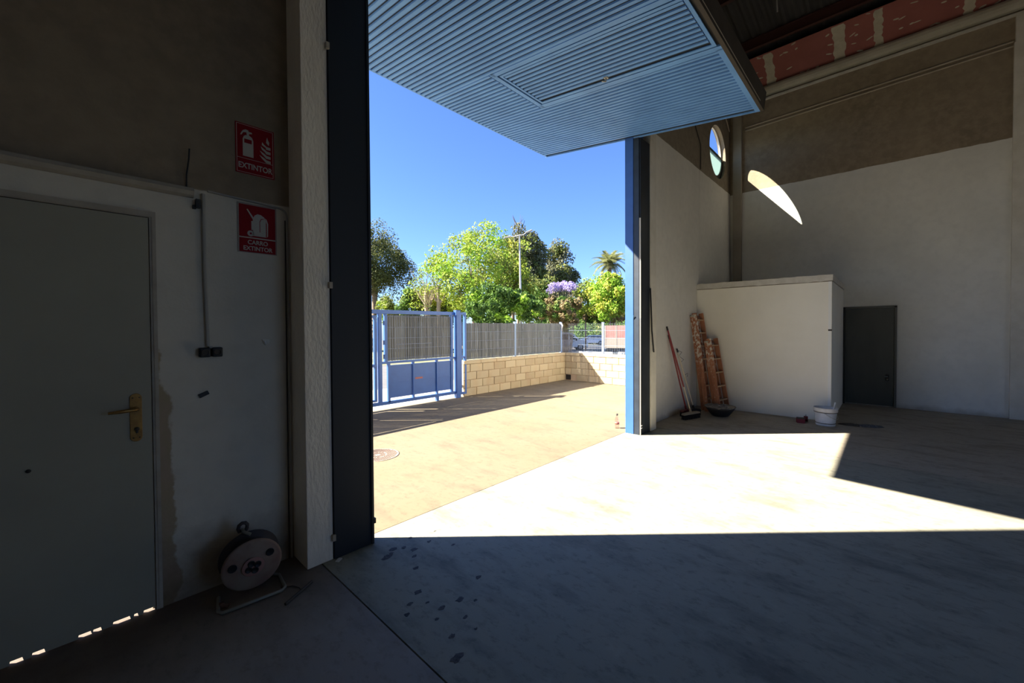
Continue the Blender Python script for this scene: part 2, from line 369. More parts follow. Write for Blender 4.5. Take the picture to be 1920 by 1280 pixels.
rough_strip('coping',(7.985,.645,0),(7.985,2.665,0),2.2,2.30,.11,26,M_trimw,W)
rough_strip('coping',(8.09,.645,0),(10.14,.645,0),2.2,2.30,-.10,16,M_trimw,W)
MB().box(7.992,8.0,.66,.70,0,2.19).build('corner_strip',mat('corner_bead',(.85,.84,.80),.7),W)
MB().box(7.985,8.005,.655,.70,1.42,1.445).build('hinge_stub',M_dark,W)

# ------------------------------------------------------------------ door_1 : grey pedestrian door, lets daylight in underneath
D=setting('door_1'); D['label']='grey painted pedestrian door with brass lever handle in the left wall'
X0,X1=-.64,.262
gaps=[(-.23,-.195),(-.165,-.13),(.0-.02,.02),(.03,.055),(.10,.16),(.178,.19),(.215,.255)]
pts=[(X0,2.09),(X0,.001)]
for a,c in gaps: pts+=[(a-.004,.002),(a,.02),(c,.02),(c+.004,.002)]
pts+=[(X1-.001,.001),(X1,2.09)]
MB().prism(pts,2.868,2.893,lambda x,z,d:(x,d,z)).build('leaf',M_doorL,D)
b=MB(); b.box(.266,.276,2.866,2.93,0,2.12).box(.276,.292,2.862,2.93,0,2.125)
b.box(.252,.292,2.894,2.95,0,2.12).box(X0-.02,.276,2.894,2.95,2.08,2.12).box(X0-.02,X0+.01,2.894,2.95,0,2.12)
b.box(X0-.02,.276,2.862,2.93,2.098,2.125).box(X0-.02,.266,2.866,2.93,2.094,2.10).box(X0-.02,X0-.004,2.862,2.93,0,2.11); b.build('frame',M_frame,D)
hp=MB(); n=8; pr=[]
for (cx_,cz_,s) in ((.2,1.148,1),(.2,.942,-1)):
    for k_ in range(9):
        a=(0 if s>0 else PI)+PI*k_/8; pr.append((cx_+.0235*math.cos(a),cz_+.022*math.sin(a)))
hp.prism(pr,2.862,2.868,lambda x,z,d:(x,d,z)); H=hp.build('handle_plate',M_brass,D,bevel=.0015)
MB().tube([(.202,2.865,1.094),(.202,2.815,1.094),(.19,2.808,1.094),(.14,2.806,1.091),(.095,2.808,1.089)],[.009,.009,.010,.009,.006],10).build('lever',M_brass,H)
MB().lathe([(.0001,.01),(.009,.01),(.010,.0)],14,Matrix.Translation((.203,2.862,.985))@Matrix.Rotation(PI/2,4,'X')).box(.199,.207,2.853,2.862,.965,.985).build('keyhole_cylinder',M_dark,H)
for x,z in ((.188,1.148),(.214,1.148),(.189,.94),(.213,.94)):
    MB().lathe([(.0001,.003),(.003,.002),(.0035,0)],8,Matrix.Translation((x,2.862,z))@Matrix.Rotation(PI/2,4,'X')).build('screw',M_dark,H)
MB().lathe([(.0001,.006),(.007,.006),(.009,0)],14,Matrix.Translation((-.164,2.868,.859))@Matrix.Rotation(PI/2,4,'X')).build('peephole',M_black,D)
# ledge / trim over the door
T=setting('trim_1'); R=[(0,-.03),(-.012,-.03),(-.03,-.02),(-.038,0),(-.03,.018),(-.012,.026),(0,.026)]
MB().prism(R,-6,.455,lambda a,z,d:(d,2.87+a,2.268+z)).build('ledge',M_frame,T)
# conduits on the left wall
def cond(name,label,pts,r,m,cat='conduit',parts=None):
    o=MB().tube(pts,r,8).build(name,m); tag(o,label,cat); return o
M_cond=mat('painted_conduit',(.36,.35,.32),.6)
t=thing('socket_outlet','pair of black surface socket outlets at the foot of a vertical conduit','socket',(.519,2.87,1.37))
for s in (-1,1):
    q=MB().box(s*.0285-.025,s*.0285+.025,-.045,0,-.027,.027).build('socket_box',M_black,t,bevel=.006)
    MB().lathe([(.018,.0),(.019,.006),(.015,.006),(.014,.001)],16,Matrix.Translation((s*.0285,-.045,0))@Matrix.Rotation(PI/2,4,'X')).build('socket_rim',M_dark,q)
MB().box(-.008,.008,-.03,0,.022,.034).build('grey_clip',M_cond,t)
cond('electrical_conduit','vertical grey painted conduit running down to the black socket pair',[(.498,2.858,2.27),(.5,2.858,1.8),(.508,2.858,1.405)],.009,M_cond)
arc=[(.885+.052*math.sin(a),2.862,2.222+.052*math.cos(a)) for a in [PI/2*i/8 for i in range(9)]]
cond('electrical_conduit','thin grey conduit curving round the lower red sign and down to the floor',[(.52,2.862,2.292),(.7,2.862,2.284)]+arc+[(.937,2.86,1.6),(.936,2.86,0.0)],.006,M_cond)
cond('wall_cable','dark cable beside the curved conduit in the pillar corner',[(.925,2.862,2.2),(.923,2.862,1.2),(.921,2.862,0)],.004,M_dark,'cable')
cond('bent_wire','short black wire sticking up above the ledge over the door',[(.424,2.86,2.27),(.425,2.85,2.36),(.434,2.84,2.44),(.436,2.83,2.497)],.004,M_black,'wire')
o=MB().box(.462,.484,2.84,2.87,2.185,2.232).box(.45,.465,2.85,2.87,2.178,2.198).build('cable_clip',M_black); tag(o,'small black clip beside the top of the vertical conduit','clip')
o=MB().box(-.024,.024,-.012,0,-.011,.011).build('loose_bracket',M_black,bevel=.002); o.location=(.486,2.87,1.13); o.rotation_euler=(0,-.42,0); tag(o,'tilted black plastic bracket on the wall below the sockets','bracket')
b=MB(); b.prism([(-.022,.016),(.022,.016),(.02,-.004),(.0,-.02),(-.008,-.014)],0,-.010,lambda x,z,d:(x,d,z)); o=b.build('wall_plug',M_gal); o.location=(.805,2.87,1.42)
MB().prism([(-.014,.006),(-.004,.006),(.0,-.012),(-.006,-.008)],-.010,-.016,lambda x,z,d:(x,d,z)).build('broken_corner',M_whiteP,o); tag(o,'small broken grey wall plug with a pale chip, beside the pillar','wall plug')

# ------------------------------------------------------------------ signs
def text(s,size,x,z,m,parent,y=-.0025,name='lettering',ext=.0004,sx=1):
    cu=bpy.data.curves.new(name,'FONT'); cu.body=s; cu.size=size; cu.align_x='CENTER'; cu.extrude=ext; cu.offset=size*.022
    o=bpy.data.objects.new(name,cu); C.objects.link(o); dg=bpy.context.evaluated_depsgraph_get(); me=bpy.data.meshes.new_from_object(o.evaluated_get(dg))
    bpy.data.objects.remove(o); q=bpy.data.objects.new(name,me); C.objects.link(q); me.materials.clear(); me.materials.append(m)
    for v in me.vertices: v.co=Vector((v.co.x*sx+x, y-v.co.z, v.co.y+z))
    q.parent=parent; return q
def flat(polys,m,parent,name,y=-.002,th=.0008):
    b=MB()
    for p in polys: b.prism(p,y,y-th,lambda x,z,d:(x,d,z))
    return b.build(name,m,parent)
def frame_poly(x0,x1,z0,z1,t): return [[(x0,z0),(x1,z0),(x1,z0+t),(x0,z0+t)],[(x0,z1-t),(x1,z1-t),(x1,z1),(x0,z1)],[(x0,z0+t),(x0+t,z0+t),(x0+t,z1-t),(x0,z1-t)],[(x1-t,z0+t),(x1,z0+t),(x1,z1-t),(x1-t,z1-t)]]
s=thing('safety_sign','red EXTINTOR sign with extinguisher and flames, above the other sign','sign',(.764,2.868,2.596))
MB().box(-.104,.104,-.002,0,-.150,.150).build('plate',M_red,s)
flat(frame_poly(-.098,.098,-.144,.144,.0022)+[[(-.098,-.060),(.098,-.060),(.098,-.058),(-.098,-.058)]],M_white,s,'border')
text('EXTINTOR',.047,0,-.118,M_white,s,sx=.80)
ext=[[(-.066,-.045),(-.010,-.045),(-.010,.058),(-.018,.075),(-.028,.082),(-.05,.082),(-.060,.075),(-.066,.058)]]
flat([[(-.066,-.045),(-.010,-.045),(-.010,.035),(-.066,.035)],[(-.066,.035),(-.058,.035),(-.058,.06),(-.066,.056)],[(-.018,.035),(-.010,.035),(-.010,.056),(-.018,.06)],[(-.066,.056),(-.058,.06),(-.018,.06),(-.010,.056),(-.016,.074),(-.028,.082),(-.05,.082),(-.060,.074)],
 [(-.044,.082),(-.032,.082),(-.032,.094),(-.016,.098),(-.018,.106),(-.034,.106),(-.036,.114),(-.050,.116),(-.064,.108),(-.074,.090),(-.078,.078),(-.072,.078),(-.062,.096),(-.046,.1)]],M_white,s,'extinguisher_symbol')
fl_=[]
for k_,(z_,w_) in enumerate(((-.05,.06),(-.022,.058),(.006,.052),(.034,.044))):
    fl_.append([(.082-w_*.55,z_+.004),(.06,z_-.006),(.084,z_-.006),(.084,z_+.010),(.062,z_+.012),(.048,z_+.022),(.082-w_-.0,z_+.034),(.036,z_+.016)])
fl_.append([(.06,.07),(.075,.055),(.078,.075),(.07,.09),(.066,.105),(.062,.088)])
flat(fl_,M_white,s,'flame_symbol')
s=thing('safety_sign','red CARRO EXTINTOR sign with wheeled extinguisher, below the other sign','sign',(.770,2.868,2.1185))
MB().box(-.106,.106,-.002,0,-.150,.150).build('backing',mat('faded_sign_edge',(.30,.26,.24),.6),s)
MB().box(-.098,.098,-.0035,-.002,-.146,.140).build('plate',M_red,s)
flat([[(-.098,-.062),(.098,-.062),(.098,-.055),(-.098,-.055)]],M_white,s,'divider',y=-.0035)
text('CARRO',.036,0,-.098,M_white,s,y=-.0045,sx=.9); text('EXTINTOR',.036,0,-.135,M_white,s,y=-.0045,sx=.9)
circ=lambda cx,cz,r,n=16:[(cx+r*math.cos(2*PI*k/n),cz+r*math.sin(2*PI*k/n)) for k in range(n)]
flat([[(-.026,-.045),(.045,-.045),(.045,.055),(.036,.078),(.018,.090),(0,.092),(-.015,.082),(-.026,.06)],[(-.058,.112),(-.053,.115),(-.02,.065),(-.028,.058)],circ(-.038,-.032,.018),
 [(-.034,-.01),(-.026,-.01),(-.026,.045),(-.034,.045)],[(.048,-.045),(.056,-.038),(.058,.04),(.050,.066),(.04,.074),(.05,.04),(.05,-.04)]],M_white,s,'wheeled_extinguisher_symbol',y=-.0035)
flat([circ(-.038,-.032,.006,10),[(.010,-.018),(.013,-.018),(.013,.045),(.02,.062),(.034,.066),(.034,.069),(.018,.066),(.010,.048)]],M_red,s,'symbol_detail',y=-.0043)

# ------------------------------------------------------------------ garage door (tilting, open) and its steel frame
G=setting('door_2'); G['label']='blue ribbed tilting garage door standing open overhead with wicket door in it'
XL,XR,YA,YB=1.49,5.30,1.082,4.145; ZA,ZB=3.93,4.295; SL=(ZB-ZA)/(YB-YA); LN=math.hypot(YB-YA,ZB-ZA)
ux=Vector((0,(YB-YA)/LN,(ZB-ZA)/LN)); un=Vector((0,-ux.z,ux.y))     # along the door, and its upward normal
def PM(x,s,h): return Vector((x,YA,ZA))+ux*s+un*h
def pbox(b,x0,x1,s0,s1,h0,h1):
    vs=[PM(x,s,h) for h in (h0,h1) for s in (s0,s1) for x in (x0,x1)]
    b.add(vs,[(0,2,3,1),(4,5,7,6),(0,1,5,4),(2,6,7,3),(0,4,6,2),(1,3,7,5)])
b=MB(); pbox(b,XL+.01,XR-.01,.01,LN-.01,.016,.03); b.build('backing_sheet',M_navy,G)
def slat_mesh(s0,s1,wdt,m):
    prof=[(.007,.016),(.010,.001),(.030,0),(.044,.003),(wdt-.009,.011),(wdt-.007,.016)]
    b=MB(); n=len(prof); vs=[PM(x,s0,h) for x,h in prof]+[PM(x,s1,h) for x,h in prof]
    b.add(vs,[(i,i+1,n+i+1,n+i) for i in range(n-1)]+[tuple(range(n)),tuple(range(n,2*n))]); return b.build('slat',m,G)
PT=.0636
def slats(xs,s0,s1,parent,name='slat'):
    first=None
    for x in xs:
        if first is None: first=slat_mesh(s0,s1,PT,M_slat); first.parent=parent; first.location.x=x
        else:
            q=first.copy(); C.objects.link(q); q.location.x=x
slats([XL+.02+PT*i for i in range(24)],.05,LN-.02,G)
slats([3.905+PT*i for i in range(21)],.05,LN-.02,G)
SW0,SW1=.05,1.97+.0
slats([3.018+PT*i for i in range(14)],2.07,LN-.02,G)
def rail(x0,x1,s0,s1,h0=-.002,h1=.016,name='rail',m=None,parent=None):
    b=MB(); pbox(b,x0,x1,s0,s1,h0,h1); return b.build(name,m or M_slat,parent or G)
rail(XL,3.02,0,.05); rail(3.88,XR,0,.05); rail(XL,XR,LN-.022,LN,.002,.03); rail(XL,XL+.018,0,LN); rail(XR-.012,XR,0,LN,-.004,.03)
rail(3.835,3.90,0,2.04); rail(3.02,3.075,0,2.04); rail(3.02,3.90,2.0,2.055)
b=MB(); pbox(b,3.075,3.835,.0,1.995,.0156,.017); b.build('wicket_gap',M_black,G)
wk=MB(); pbox(wk,3.09,3.82,.03,1.975,.0135,.0155); WK=wk.build('wicket_door',M_navy,G)
slats([3.125+PT*i for i in range(10)],.07,1.945,WK)
rail(3.09,3.12,.03,1.975,-.002,.008,'stile',None,WK); rail(3.785,3.82,.03,1.975,-.002,.008,'stile',None,WK); rail(3.12,3.785,.03,.06,-.002,.008,'stile',None,WK); rail(3.12,3.785,1.95,1.975,-.002,.008,'stile',None,WK)
hb=MB(); pbox(hb,3.715,3.75,1.045,1.085,-.010,0); hb.tube([PM(3.73,1.065,0),PM(3.73,1.065,-.04),PM(3.70,1.09,-.045)],[.009,.009,.006],8); hb.build('wicket_handle',M_gal,WK)
b=MB(); pbox(b,XL,XR,-.035,0,-.006,.19); b.build('edge_beam',M_dark,G)
b=MB(); pbox(b,XL,XL+.04,0,LN,.03,.09); pbox(b,XR-.04,XR,0,LN,.03,.09); pbox(b,XL,XR,LN-.04,LN,.03,.09); pbox(b,XL,XR,1.5,1.54,.03,.09); b.build('stiffening_frame',M_blue,G)
rail(3.0,5.1,-.037,-.033,.022,.03,'edge_strip',M_gal)
# frame posts
def post(x0,x1,y0,y1,z1,m,name): return MB().box(x0,x1,y0,y1,0,z1).build(name,m,G,bevel=.003)
post(1.116,1.388,2.63,2.72,4.5,M_navyL,'counterweight_box'); post(1.372,1.392,2.622,2.72,4.5,M_navyL,'post_edge')
post(5.306,5.597,2.515,2.66,4.1,M_navy,'counterweight_box'); MB().box(5.308,5.595,2.512,2.516,1.74,1.745).build('sheet_seam',M_black,G)
MB().box(5.282,5.60,2.612,2.735,0,4.5).build('frame_post',M_blue,G,bevel=.003)
MB().box(5.290,5.299,2.532,2.612,0,4.5).build('guide_channel',M_navy,G); MB().box(5.2985,5.3065,2.512,2.532,1.62,3.0).build('guide_strip',mat('pale_guide',(.75,.68,.55),.5),G)
MB().box(5.2985,5.3065,2.512,2.532,0,1.62).build('guide_strip',M_gal,G)
MB().box(5.3,5.34,2.505,2.515,.09,.10).box(5.3,5.34,2.505,2.515,.125,.135).build('latch_bolt',M_whiteP,G)
for z in (1.78,.145,3.3):
    MB().box(1.102,1.122,2.618,2.640,z-.02,z+.02).build('hinge_tab',M_frame,G)
MB().box(1.385,1.403,2.62,2.65,.14,.175).build('stop_bolt',M_black,G)
MB().tube([(5.30,2.62,1.575),(5.27,2.60,1.66)],.006,6).build('latch_rod',mat('dark_rod',(.02,.05,.08),.5),G)
cond('hanging_strap','black strap hanging from the right side of the garage door frame',[(5.585,2.50,2.05),(5.59,2.49,1.75),(5.60,2.485,1.45),(5.655,2.48,1.135)],.010,M_black,'strap')
MB().box(1.0,5.7,2.75,2.8,4.5,4.7).build('lintel_plate',M_blue,G)

# conduit pair and thin conduit high on right
M_tan=mat('tan_conduit',(.42,.36,.28),.7)
for dz,lab in ((.035,'upper of the two conduits running high along the side wall'),(-.035,'lower of the two conduits running high along the side wall')):
    cond('electrical_conduit',lab,[(10.132,2.36,5.845+dz),(10.132,-1.40,5.925+dz)],.016,M_tan)
cond('electrical_conduit','short conduit sloping down into the corner right of the round window',[(9.35,2.652,6.30),(10.03,2.652,5.86)],.014,M_tan)
cond('electrical_conduit','thin dark conduit bending down on the facade left of the round window',[(6.5,2.656,6.4),(8.13,2.656,4.985),(8.155,2.656,4.94),(8.155,2.656,4.5)],.010,M_dark)

# ------------------------------------------------------------------ round window
Wd=setting('window_1')
def ring(r0,r1,y0,y1,cx=CX,cz=CZ,a0=0,a1=2*PI,n=48):
    b=MB(); pr=[(r0,y0),(r1,y0),(r1,y1),(r0,y1)]; full=abs(a1-a0-2*PI)<1e-3; N=n if full else n+1; vs=[]
    for i in range(N):
        a=a0+(a1-a0)*i/n; vs+=[(cx+r*math.cos(a),y,cz+r*math.sin(a)) for r,y in pr]
    fs=[]
    for i in range(n):
        j=(i+1)%N
        for k_ in range(4): fs.append((i*4+k_,i*4+(k_+1)%4,j*4+(k_+1)%4,j*4+k_))
    if not full: fs+=[(0,1,2,3),(N*4-4,N*4-3,N*4-2,N*4-1)]
    return b.add(vs,fs)
ring(CR-.012,CR+.045,YF+.09,YF+.12).build('rim',mat('window_rim_white',(.72,.70,.66),.6),Wd)
ring(CR-.085,CR+.02,YF+.05,YF+.09,a0=PI,a1=2*PI,n=32).build('lower_sash',mat('window_dark_frame',(.03,.035,.03),.5),Wd)
MB().box(CX-CR+.02,CX+CR-.02,YF+.05,YF+.12,CZ-.018,CZ+.018).build('transom',bpy.data.materials['window_dark_frame'],Wd)
def glassmat(name,tint,gl=.08):
    m=bpy.data.materials.new(name); m.use_nodes=True; n=m.node_tree; n.nodes.clear(); o=n.nodes.new('ShaderNodeOutputMaterial')
    a=n.nodes.new('ShaderNodeBsdfTransparent'); a.inputs[0].default_value=(*tint,1); g=n.nodes.new('ShaderNodeBsdfGlossy'); g.inputs['Roughness'].default_value=.03
    x=n.nodes.new('ShaderNodeMixShader'); x.inputs[0].default_value=gl; n.links.new(a.outputs[0],x.inputs[1]); n.links.new(g.outputs[0],x.inputs[2]); n.links.new(x.outputs[0],o.inputs[0]); return m
def disc(r,y0,y1,a0,a1,n=32):
    p=[(CX+r*math.cos(a0+(a1-a0)*i/n),CZ+r*math.sin(a0+(a1-a0)*i/n)) for i in range(n+1)]
    return MB().prism(p,y0,y1,lambda x,z,d:(x,d,z))
disc(CR-.01,YF+.10,YF+.104,0,PI).build('pane',glassmat('clear_glass',(.97,.985,.98),.04),Wd)
m=bpy.data.materials.new('frosted_glass'); m.use_nodes=True; n=m.node_tree; n.nodes.clear(); o=n.nodes.new('ShaderNodeOutputMaterial')
a=n.nodes.new('ShaderNodeBsdfTranslucent'); a.inputs[0].default_value=(.44,.54,.52,1); g=n.nodes.new('ShaderNodeBsdfDiffuse'); g.inputs[0].default_value=(.4,.5,.48,1)
x=n.nodes.new('ShaderNodeMixShader'); x.inputs[0].default_value=.25; n.links.new(a.outputs[0],x.inputs[1]); n.links.new(g.outputs[0],x.inputs[2]); n.links.new(x.outputs[0],o.inputs[0])
disc(CR-.08,YF+.066,YF+.072,PI,2*PI).build('pane',m,Wd)

# ------------------------------------------------------------------ metal door in side wall
D=setting('door_3'); D['label']='dark grey metal door in the side wall beside the partition'
MB().box(10.125,10.15,-.065,.62,.02,1.82).build('leaf',M_doorM,D,bevel=.003)
b=MB(); b.box(10.11,10.15,-.10,-.068,0,1.86).box(10.11,10.15,-.10,.655,1.825,1.86).box(10.11,10.15,.622,.655,0,1.86); b.build('frame',M_doorF,D)
MB().box(10.08,10.15,.628,.655,.0,1.85).build('door_edge_shadow_gap',M_black,D)  # solid black strip painting in the shade of the door-edge gap
t=MB().box(10.105,10.126,.0,.045,.48,.60).build('lock_plate',M_black,D,bevel=.004)
MB().tube([(10.105,.022,.565),(10.075,.022,.565),(10.072,.06,.563)],.007,6).build('handle',M_gal,t)
MB().lathe([(.0001,.008),(.01,.008),(.012,0)],12,Matrix.Translation((10.105,.022,.51))@Matrix.Rotation(-PI/2,4,'Y')).build('lock_cylinder',M_gal,t)

# ------------------------------------------------------------------ cable reel
M_reel=mat('dirty_orange_plastic',(.24,.20,.16),.7,col2=(.19,.11,.09),nscale=7); M_reeld=mat('dark_cable',(.035,.03,.035),.6)
t=thing('cable_reel','dusty cable reel on a tubular stand at the foot of the left wall','cable reel',(.655,2.66,0),-.10)
MR=Matrix.Translation((0,0,.18))@Matrix.Rotation(PI/2+.12,4,'X')
b=MB(); b.lathe([(.0001,.062),(.03,.062),(.05,.058),(.135,.050),(.146,.044),(.146,.036),(.05,.036),(.0001,.036)],40,MR); b.build('front_flange',M_reel,t)
b=MB(); b.lathe([(.0001,-.072),(.146,-.066),(.150,-.060),(.150,-.052),(.0001,-.052)],40,MR); b.build('rear_flange',M_reeld,t)
b=MB()
for j in range(7):
    z=-.045+j*.0125
    b.lathe([(.105,z-.006),(.112,z-.003),(.114,z),(.112,z+.003),(.105,z+.006)],32,MR)
b.build('wound_cable',M_reeld,t)
soc=MB().lathe([(.05,.058),(.055,.066),(.052,.068),(.0001,.066)],28,MR).build('socket_hub',mat('faded_red_hub',(.30,.16,.14),.7),t)
for a in (0,PI/2,PI,3*PI/2):
    MB().lathe([(.0001,.070),(.013,.070),(.016,.074),(.018,.070),(.018,.066)],16,MR@Matrix.Translation((.024*math.cos(a+.4),.024*math.sin(a+.4),0))).build('socket',M_black,soc)
for a,r in ((PI*.93,.018),(.55,.017)):
    MB().lathe([(.0001,.058),(r,.058),(r+.004,.060),(r+.004,.054)],18,MR@Matrix.Translation((.098*math.cos(a),.098*math.sin(a),0))).build('winding_knob' if a<1 else 'finger_hole',M_black,t)
MB().tube([(-.15,.04,.012),(-.165,-.10,.012),(-.15,-.125,.012),(.13,-.125,.012),(.15,-.10,.012),(.15,.05,.012),(.10,.10,.02),(0,.105,.17),(-.02,.10,.31),(-.03,.06,.345),(-.03,.02,.345),(0,.0,.33)],.009,8).build('stand_tube',mat('grey_tube',(.22,.22,.19),.5,.3),t)
MB().tube([(-.045,.06,.335),(-.052,.057,.355),(-.048,.055,.375),(-.034,.052,.386),(-.018,.052,.384),(-.008,.053,.370),(-.010,.056,.350),(-.02,.06,.33)],.010,10).build('carry_handle',M_reeld,t)
o=MB().tube([(.745,2.388,.008),(.921,2.488,.008)],.008,7).build('metal_bar',M_dark); tag(o,'short dark bar lying on the floor in front of the pillar','bar')
o=MB().tube([(.78,2.57,.004),(.83,2.53,.006),(.85,2.49,.004),(.85,2.45,.004)],.003,6).build('bent_wire',M_dark); tag(o,'thin curled wire on the floor beside the short dark bar','wire')
o=MB().box(-.02,.02,-.012,.012,0,.006).build('plaster_flake',M_whiteP); o.location=(1.13,2.60,0); o.rotation_euler=(0,0,.6); tag(o,'small white plaster flake at the foot of the dark door frame','debris')
o=MB().tube([(.50,2.62,.018),(.53,2.60,.01)],.012,8).box(-.0+.495,.515,2.61,2.63,0,.03).build('plaster_lump',mat('brown_lump',(.12,.06,.04),.9)); tag(o,'brown plaster lump on the floor between door and cable reel','debris')

# ------------------------------------------------------------------ brooms, ladders, basin, bucket
M_woodL=mat('ladder_wood',(.44,.19,.10),.6,col2=(.30,.12,.06),nscale=6,stretch=(3,3,.5)); k=NT('splattered_wood',.7)
_w=k.mix(k.mp(k.noise(6,(3,3,.5)),.35,.65),(.46,.20,.11),(.30,.12,.065)); _sp=k.math('MULTIPLY',k.mp(k.noise(22,(1,1,.7),detail=4),.50,.56),k.mp(k.z,.72,.98)); _s2=k.math('MULTIPLY',k.mp(k.noise(30,detail=4),.60,.66),.5)
k.col(k.mix(_s2,k.mix(_sp,_w,(.62,.57,.50)),(.6,.55,.48))); M_woodS=k.m
M_rung=mat('pale_rung_wood',(.50,.33,.20),.7,col2=(.38,.24,.13),nscale=8)
M_pole=mat('pale_wood_pole',(.62,.54,.42),.6); M_redp=mat('dark_red_pole',(.22,.015,.018),.4); M_redb=mat('dark_red_plastic',(.14,.012,.016),.5); M_brist=mat('black_bristle',(.015,.012,.014),.9)
def broom(name,label,head_c,ang,wid,top,mats,headm,red_from=None,fan=True):
    t=thing(name,label,'broom',(head_c[0],head_c[1],0),ang)
    inv=Matrix.Rotation(-ang,4,'Z'); T=inv@(Vector(top)-Vector((head_c[0],head_c[1],0)))
    b=MB(); h=wid/2
    b.prism([(-h,.075),(-h+.01,.10),(-.03,.108),(.03,.108),(h-.01,.10),(h,.075)],-.03,.03,lambda x,z,d:(x,d,z)); b.build('head',headm,t)
    b=MB(); random.seed(11)
    N=int(wid/.014)
    for j in range(5):
        for i in range(N):
            x=-h+.01+i*.014; y=-.024+j*.012; dx=random.uniform(-.006,.006)
            b.tube([(x,y,.078),(x+dx+(.0 if fan else 0),y*1.35+random.uniform(-.004,.004),.0)],[.006,.005],4,False)
    b.build('bristles',M_brist,t)['kind']='stuff'
    s=Vector((0,0,.10)); v=T-s
    if red_from is None: MB().tube([s,s+v],.0115,10).build('pole',mats[0],t)
    else:
        MB().tube([s,s+v*red_from],.0105,10).build('pole',mats[0],t); MB().tube([s+v*red_from,T],.0125,10).build('grip_sleeve',mats[1],t)
    MB().tube([T-v.normalized()*.06,T+v.normalized()*.004],.014,8).build('end_cap',M_black,t)
    MB().tube([s-Vector((0,0,.01)),s+v.normalized()*.07],.018,8).build('socket_collar',headm,t)
    return t
broom('push_broom','broom with red sleeved pole and wide black bristle head, foremost by the facade wall',(6.80,2.36),-.30,.40,(6.55,2.655,1.50),(M_pole,M_redp),mat('broom_head_wood',(.30,.25,.19),.8),.30)
broom('push_broom','broom with all dark red pole and red head, close against the facade wall',(6.98,2.50),-.15,.30,(6.62,2.655,1.36),(M_redp,),M_redb)
bt=broom('push_broom','broom with bare pale wooden pole tied with black wire, beside the ladders',(7.12,2.42),-.9,.22,(6.98,2.655,1.12),(M_pole,),M_brist)
P0=Vector((-.04,.02,0))
b=MB()
def on(f): # points along that pole in local frame
    inv=Matrix.Rotation(.9,4,'Z'); T=inv@(Vector((6.98,2.655,1.12))-Vector((7.12,2.42,0))); s=Vector((0,0,.10)); return s+(T-s)*f
b.tube([on(.98),on(.93)+Vector((.05,-.03,.02)),on(.88)+Vector((.01,.02,0)),on(.83)+Vector((.05,-.04,-.01)),on(.78)],.004,5); b.build('tie_wire',M_black,bt); b=MB()
b.tube([on(.56),on(.58)+Vector((.05,-.03,.02)),on(.54)+Vector((.03,-.03,0))],.004,5); b.build('tie_wire',M_black,bt)
def ladder(label,foot,lean,width,L,rungs,splat,rz=0):
    # stepladder folded flat: front frame with flat treads, rear frame with crossbars ; lean = (dy at top) over L
    t=thing('wooden_stepladder',label,'ladder',foot,rz); a=math.asin(lean/L); R=Matrix.Rotation(-a,4,'X'); R=Matrix.Rotation(-a,4,'X')
    def P(x,y,z): return R@Vector((x,y,z))
    wb=width/2; wt=width*.38
    for s in (-1,1):
        b=MB(); vs=[P(s*wb-.012,-.045,0),P(s*wb+.012,-.045,0),P(s*wb+.012,.035,0),P(s*wb-.012,.035,0)]+[P(s*wt-.012,-.045,L),P(s*wt+.012,-.045,L),P(s*wt+.012,.035,L),P(s*wt-.012,.035,L)]
        b.add(vs,[(0,3,2,1),(4,5,6,7),(0,1,5,4),(1,2,6,5),(2,3,7,6),(3,0,4,7)]); b.build('side_rail',M_woodS if s<0 and splat else M_woodL,t,bevel=.003)
        b=MB(); vs=[P(s*wb*.86-.011,.05,.02),P(s*wb*.86+.011,.05,.02),P(s*wb*.86+.011,.10,.02),P(s*wb*.86-.011,.10,.02)]+[P(s*wt*.86-.011,.04,L*.985),P(s*wt*.86+.011,.04,L*.985),P(s*wt*.86+.011,.085,L*.985),P(s*wt*.86-.011,.085,L*.985)]
        b.add(vs,[(0,3,2,1),(4,5,6,7),(0,1,5,4),(1,2,6,5),(2,3,7,6),(3,0,4,7)]); b.build('rear_rail',M_woodL if not splat else M_woodS,t,bevel=.003)
        MB().tube([P(s*(wt+.016),.0,L-.05),P(s*(wt+.016),.07,L-.05)],.014,8).build('hinge',M_gal,t)
    for i in range(rungs):
        z=.20+i*(L-.34)/(rungs-1); w_=wb+(wt-wb)*z/L
        b=MB(); vs=[P(x,y,z+q) for q in (0,.022) for y in (-.04,.04) for x in (-w_,w_)]
        b.add(vs,[(0,2,3,1),(4,5,7,6),(0,1,5,4),(2,6,7,3),(0,4,6,2),(1,3,7,5)]); b.build('step',M_rung,t)
    for z in (.25,L*.62):
        w_=(wb+(wt-wb)*z/L)*.86; MB().tube([P(-w_,.08,z),P(w_,.08,z)],.012,6).build('rear_crossbar',M_woodL,t)
    return t
ladder('taller wooden stepladder folded flat in the corner of facade and partition',(7.72,2.33,0),.25,.34,1.76,7,True,-.12)
ladder('shorter paint splattered wooden stepladder leaning in front of the taller one',(7.72,2.13,0),.20,.36,1.30,5,True,-.12)
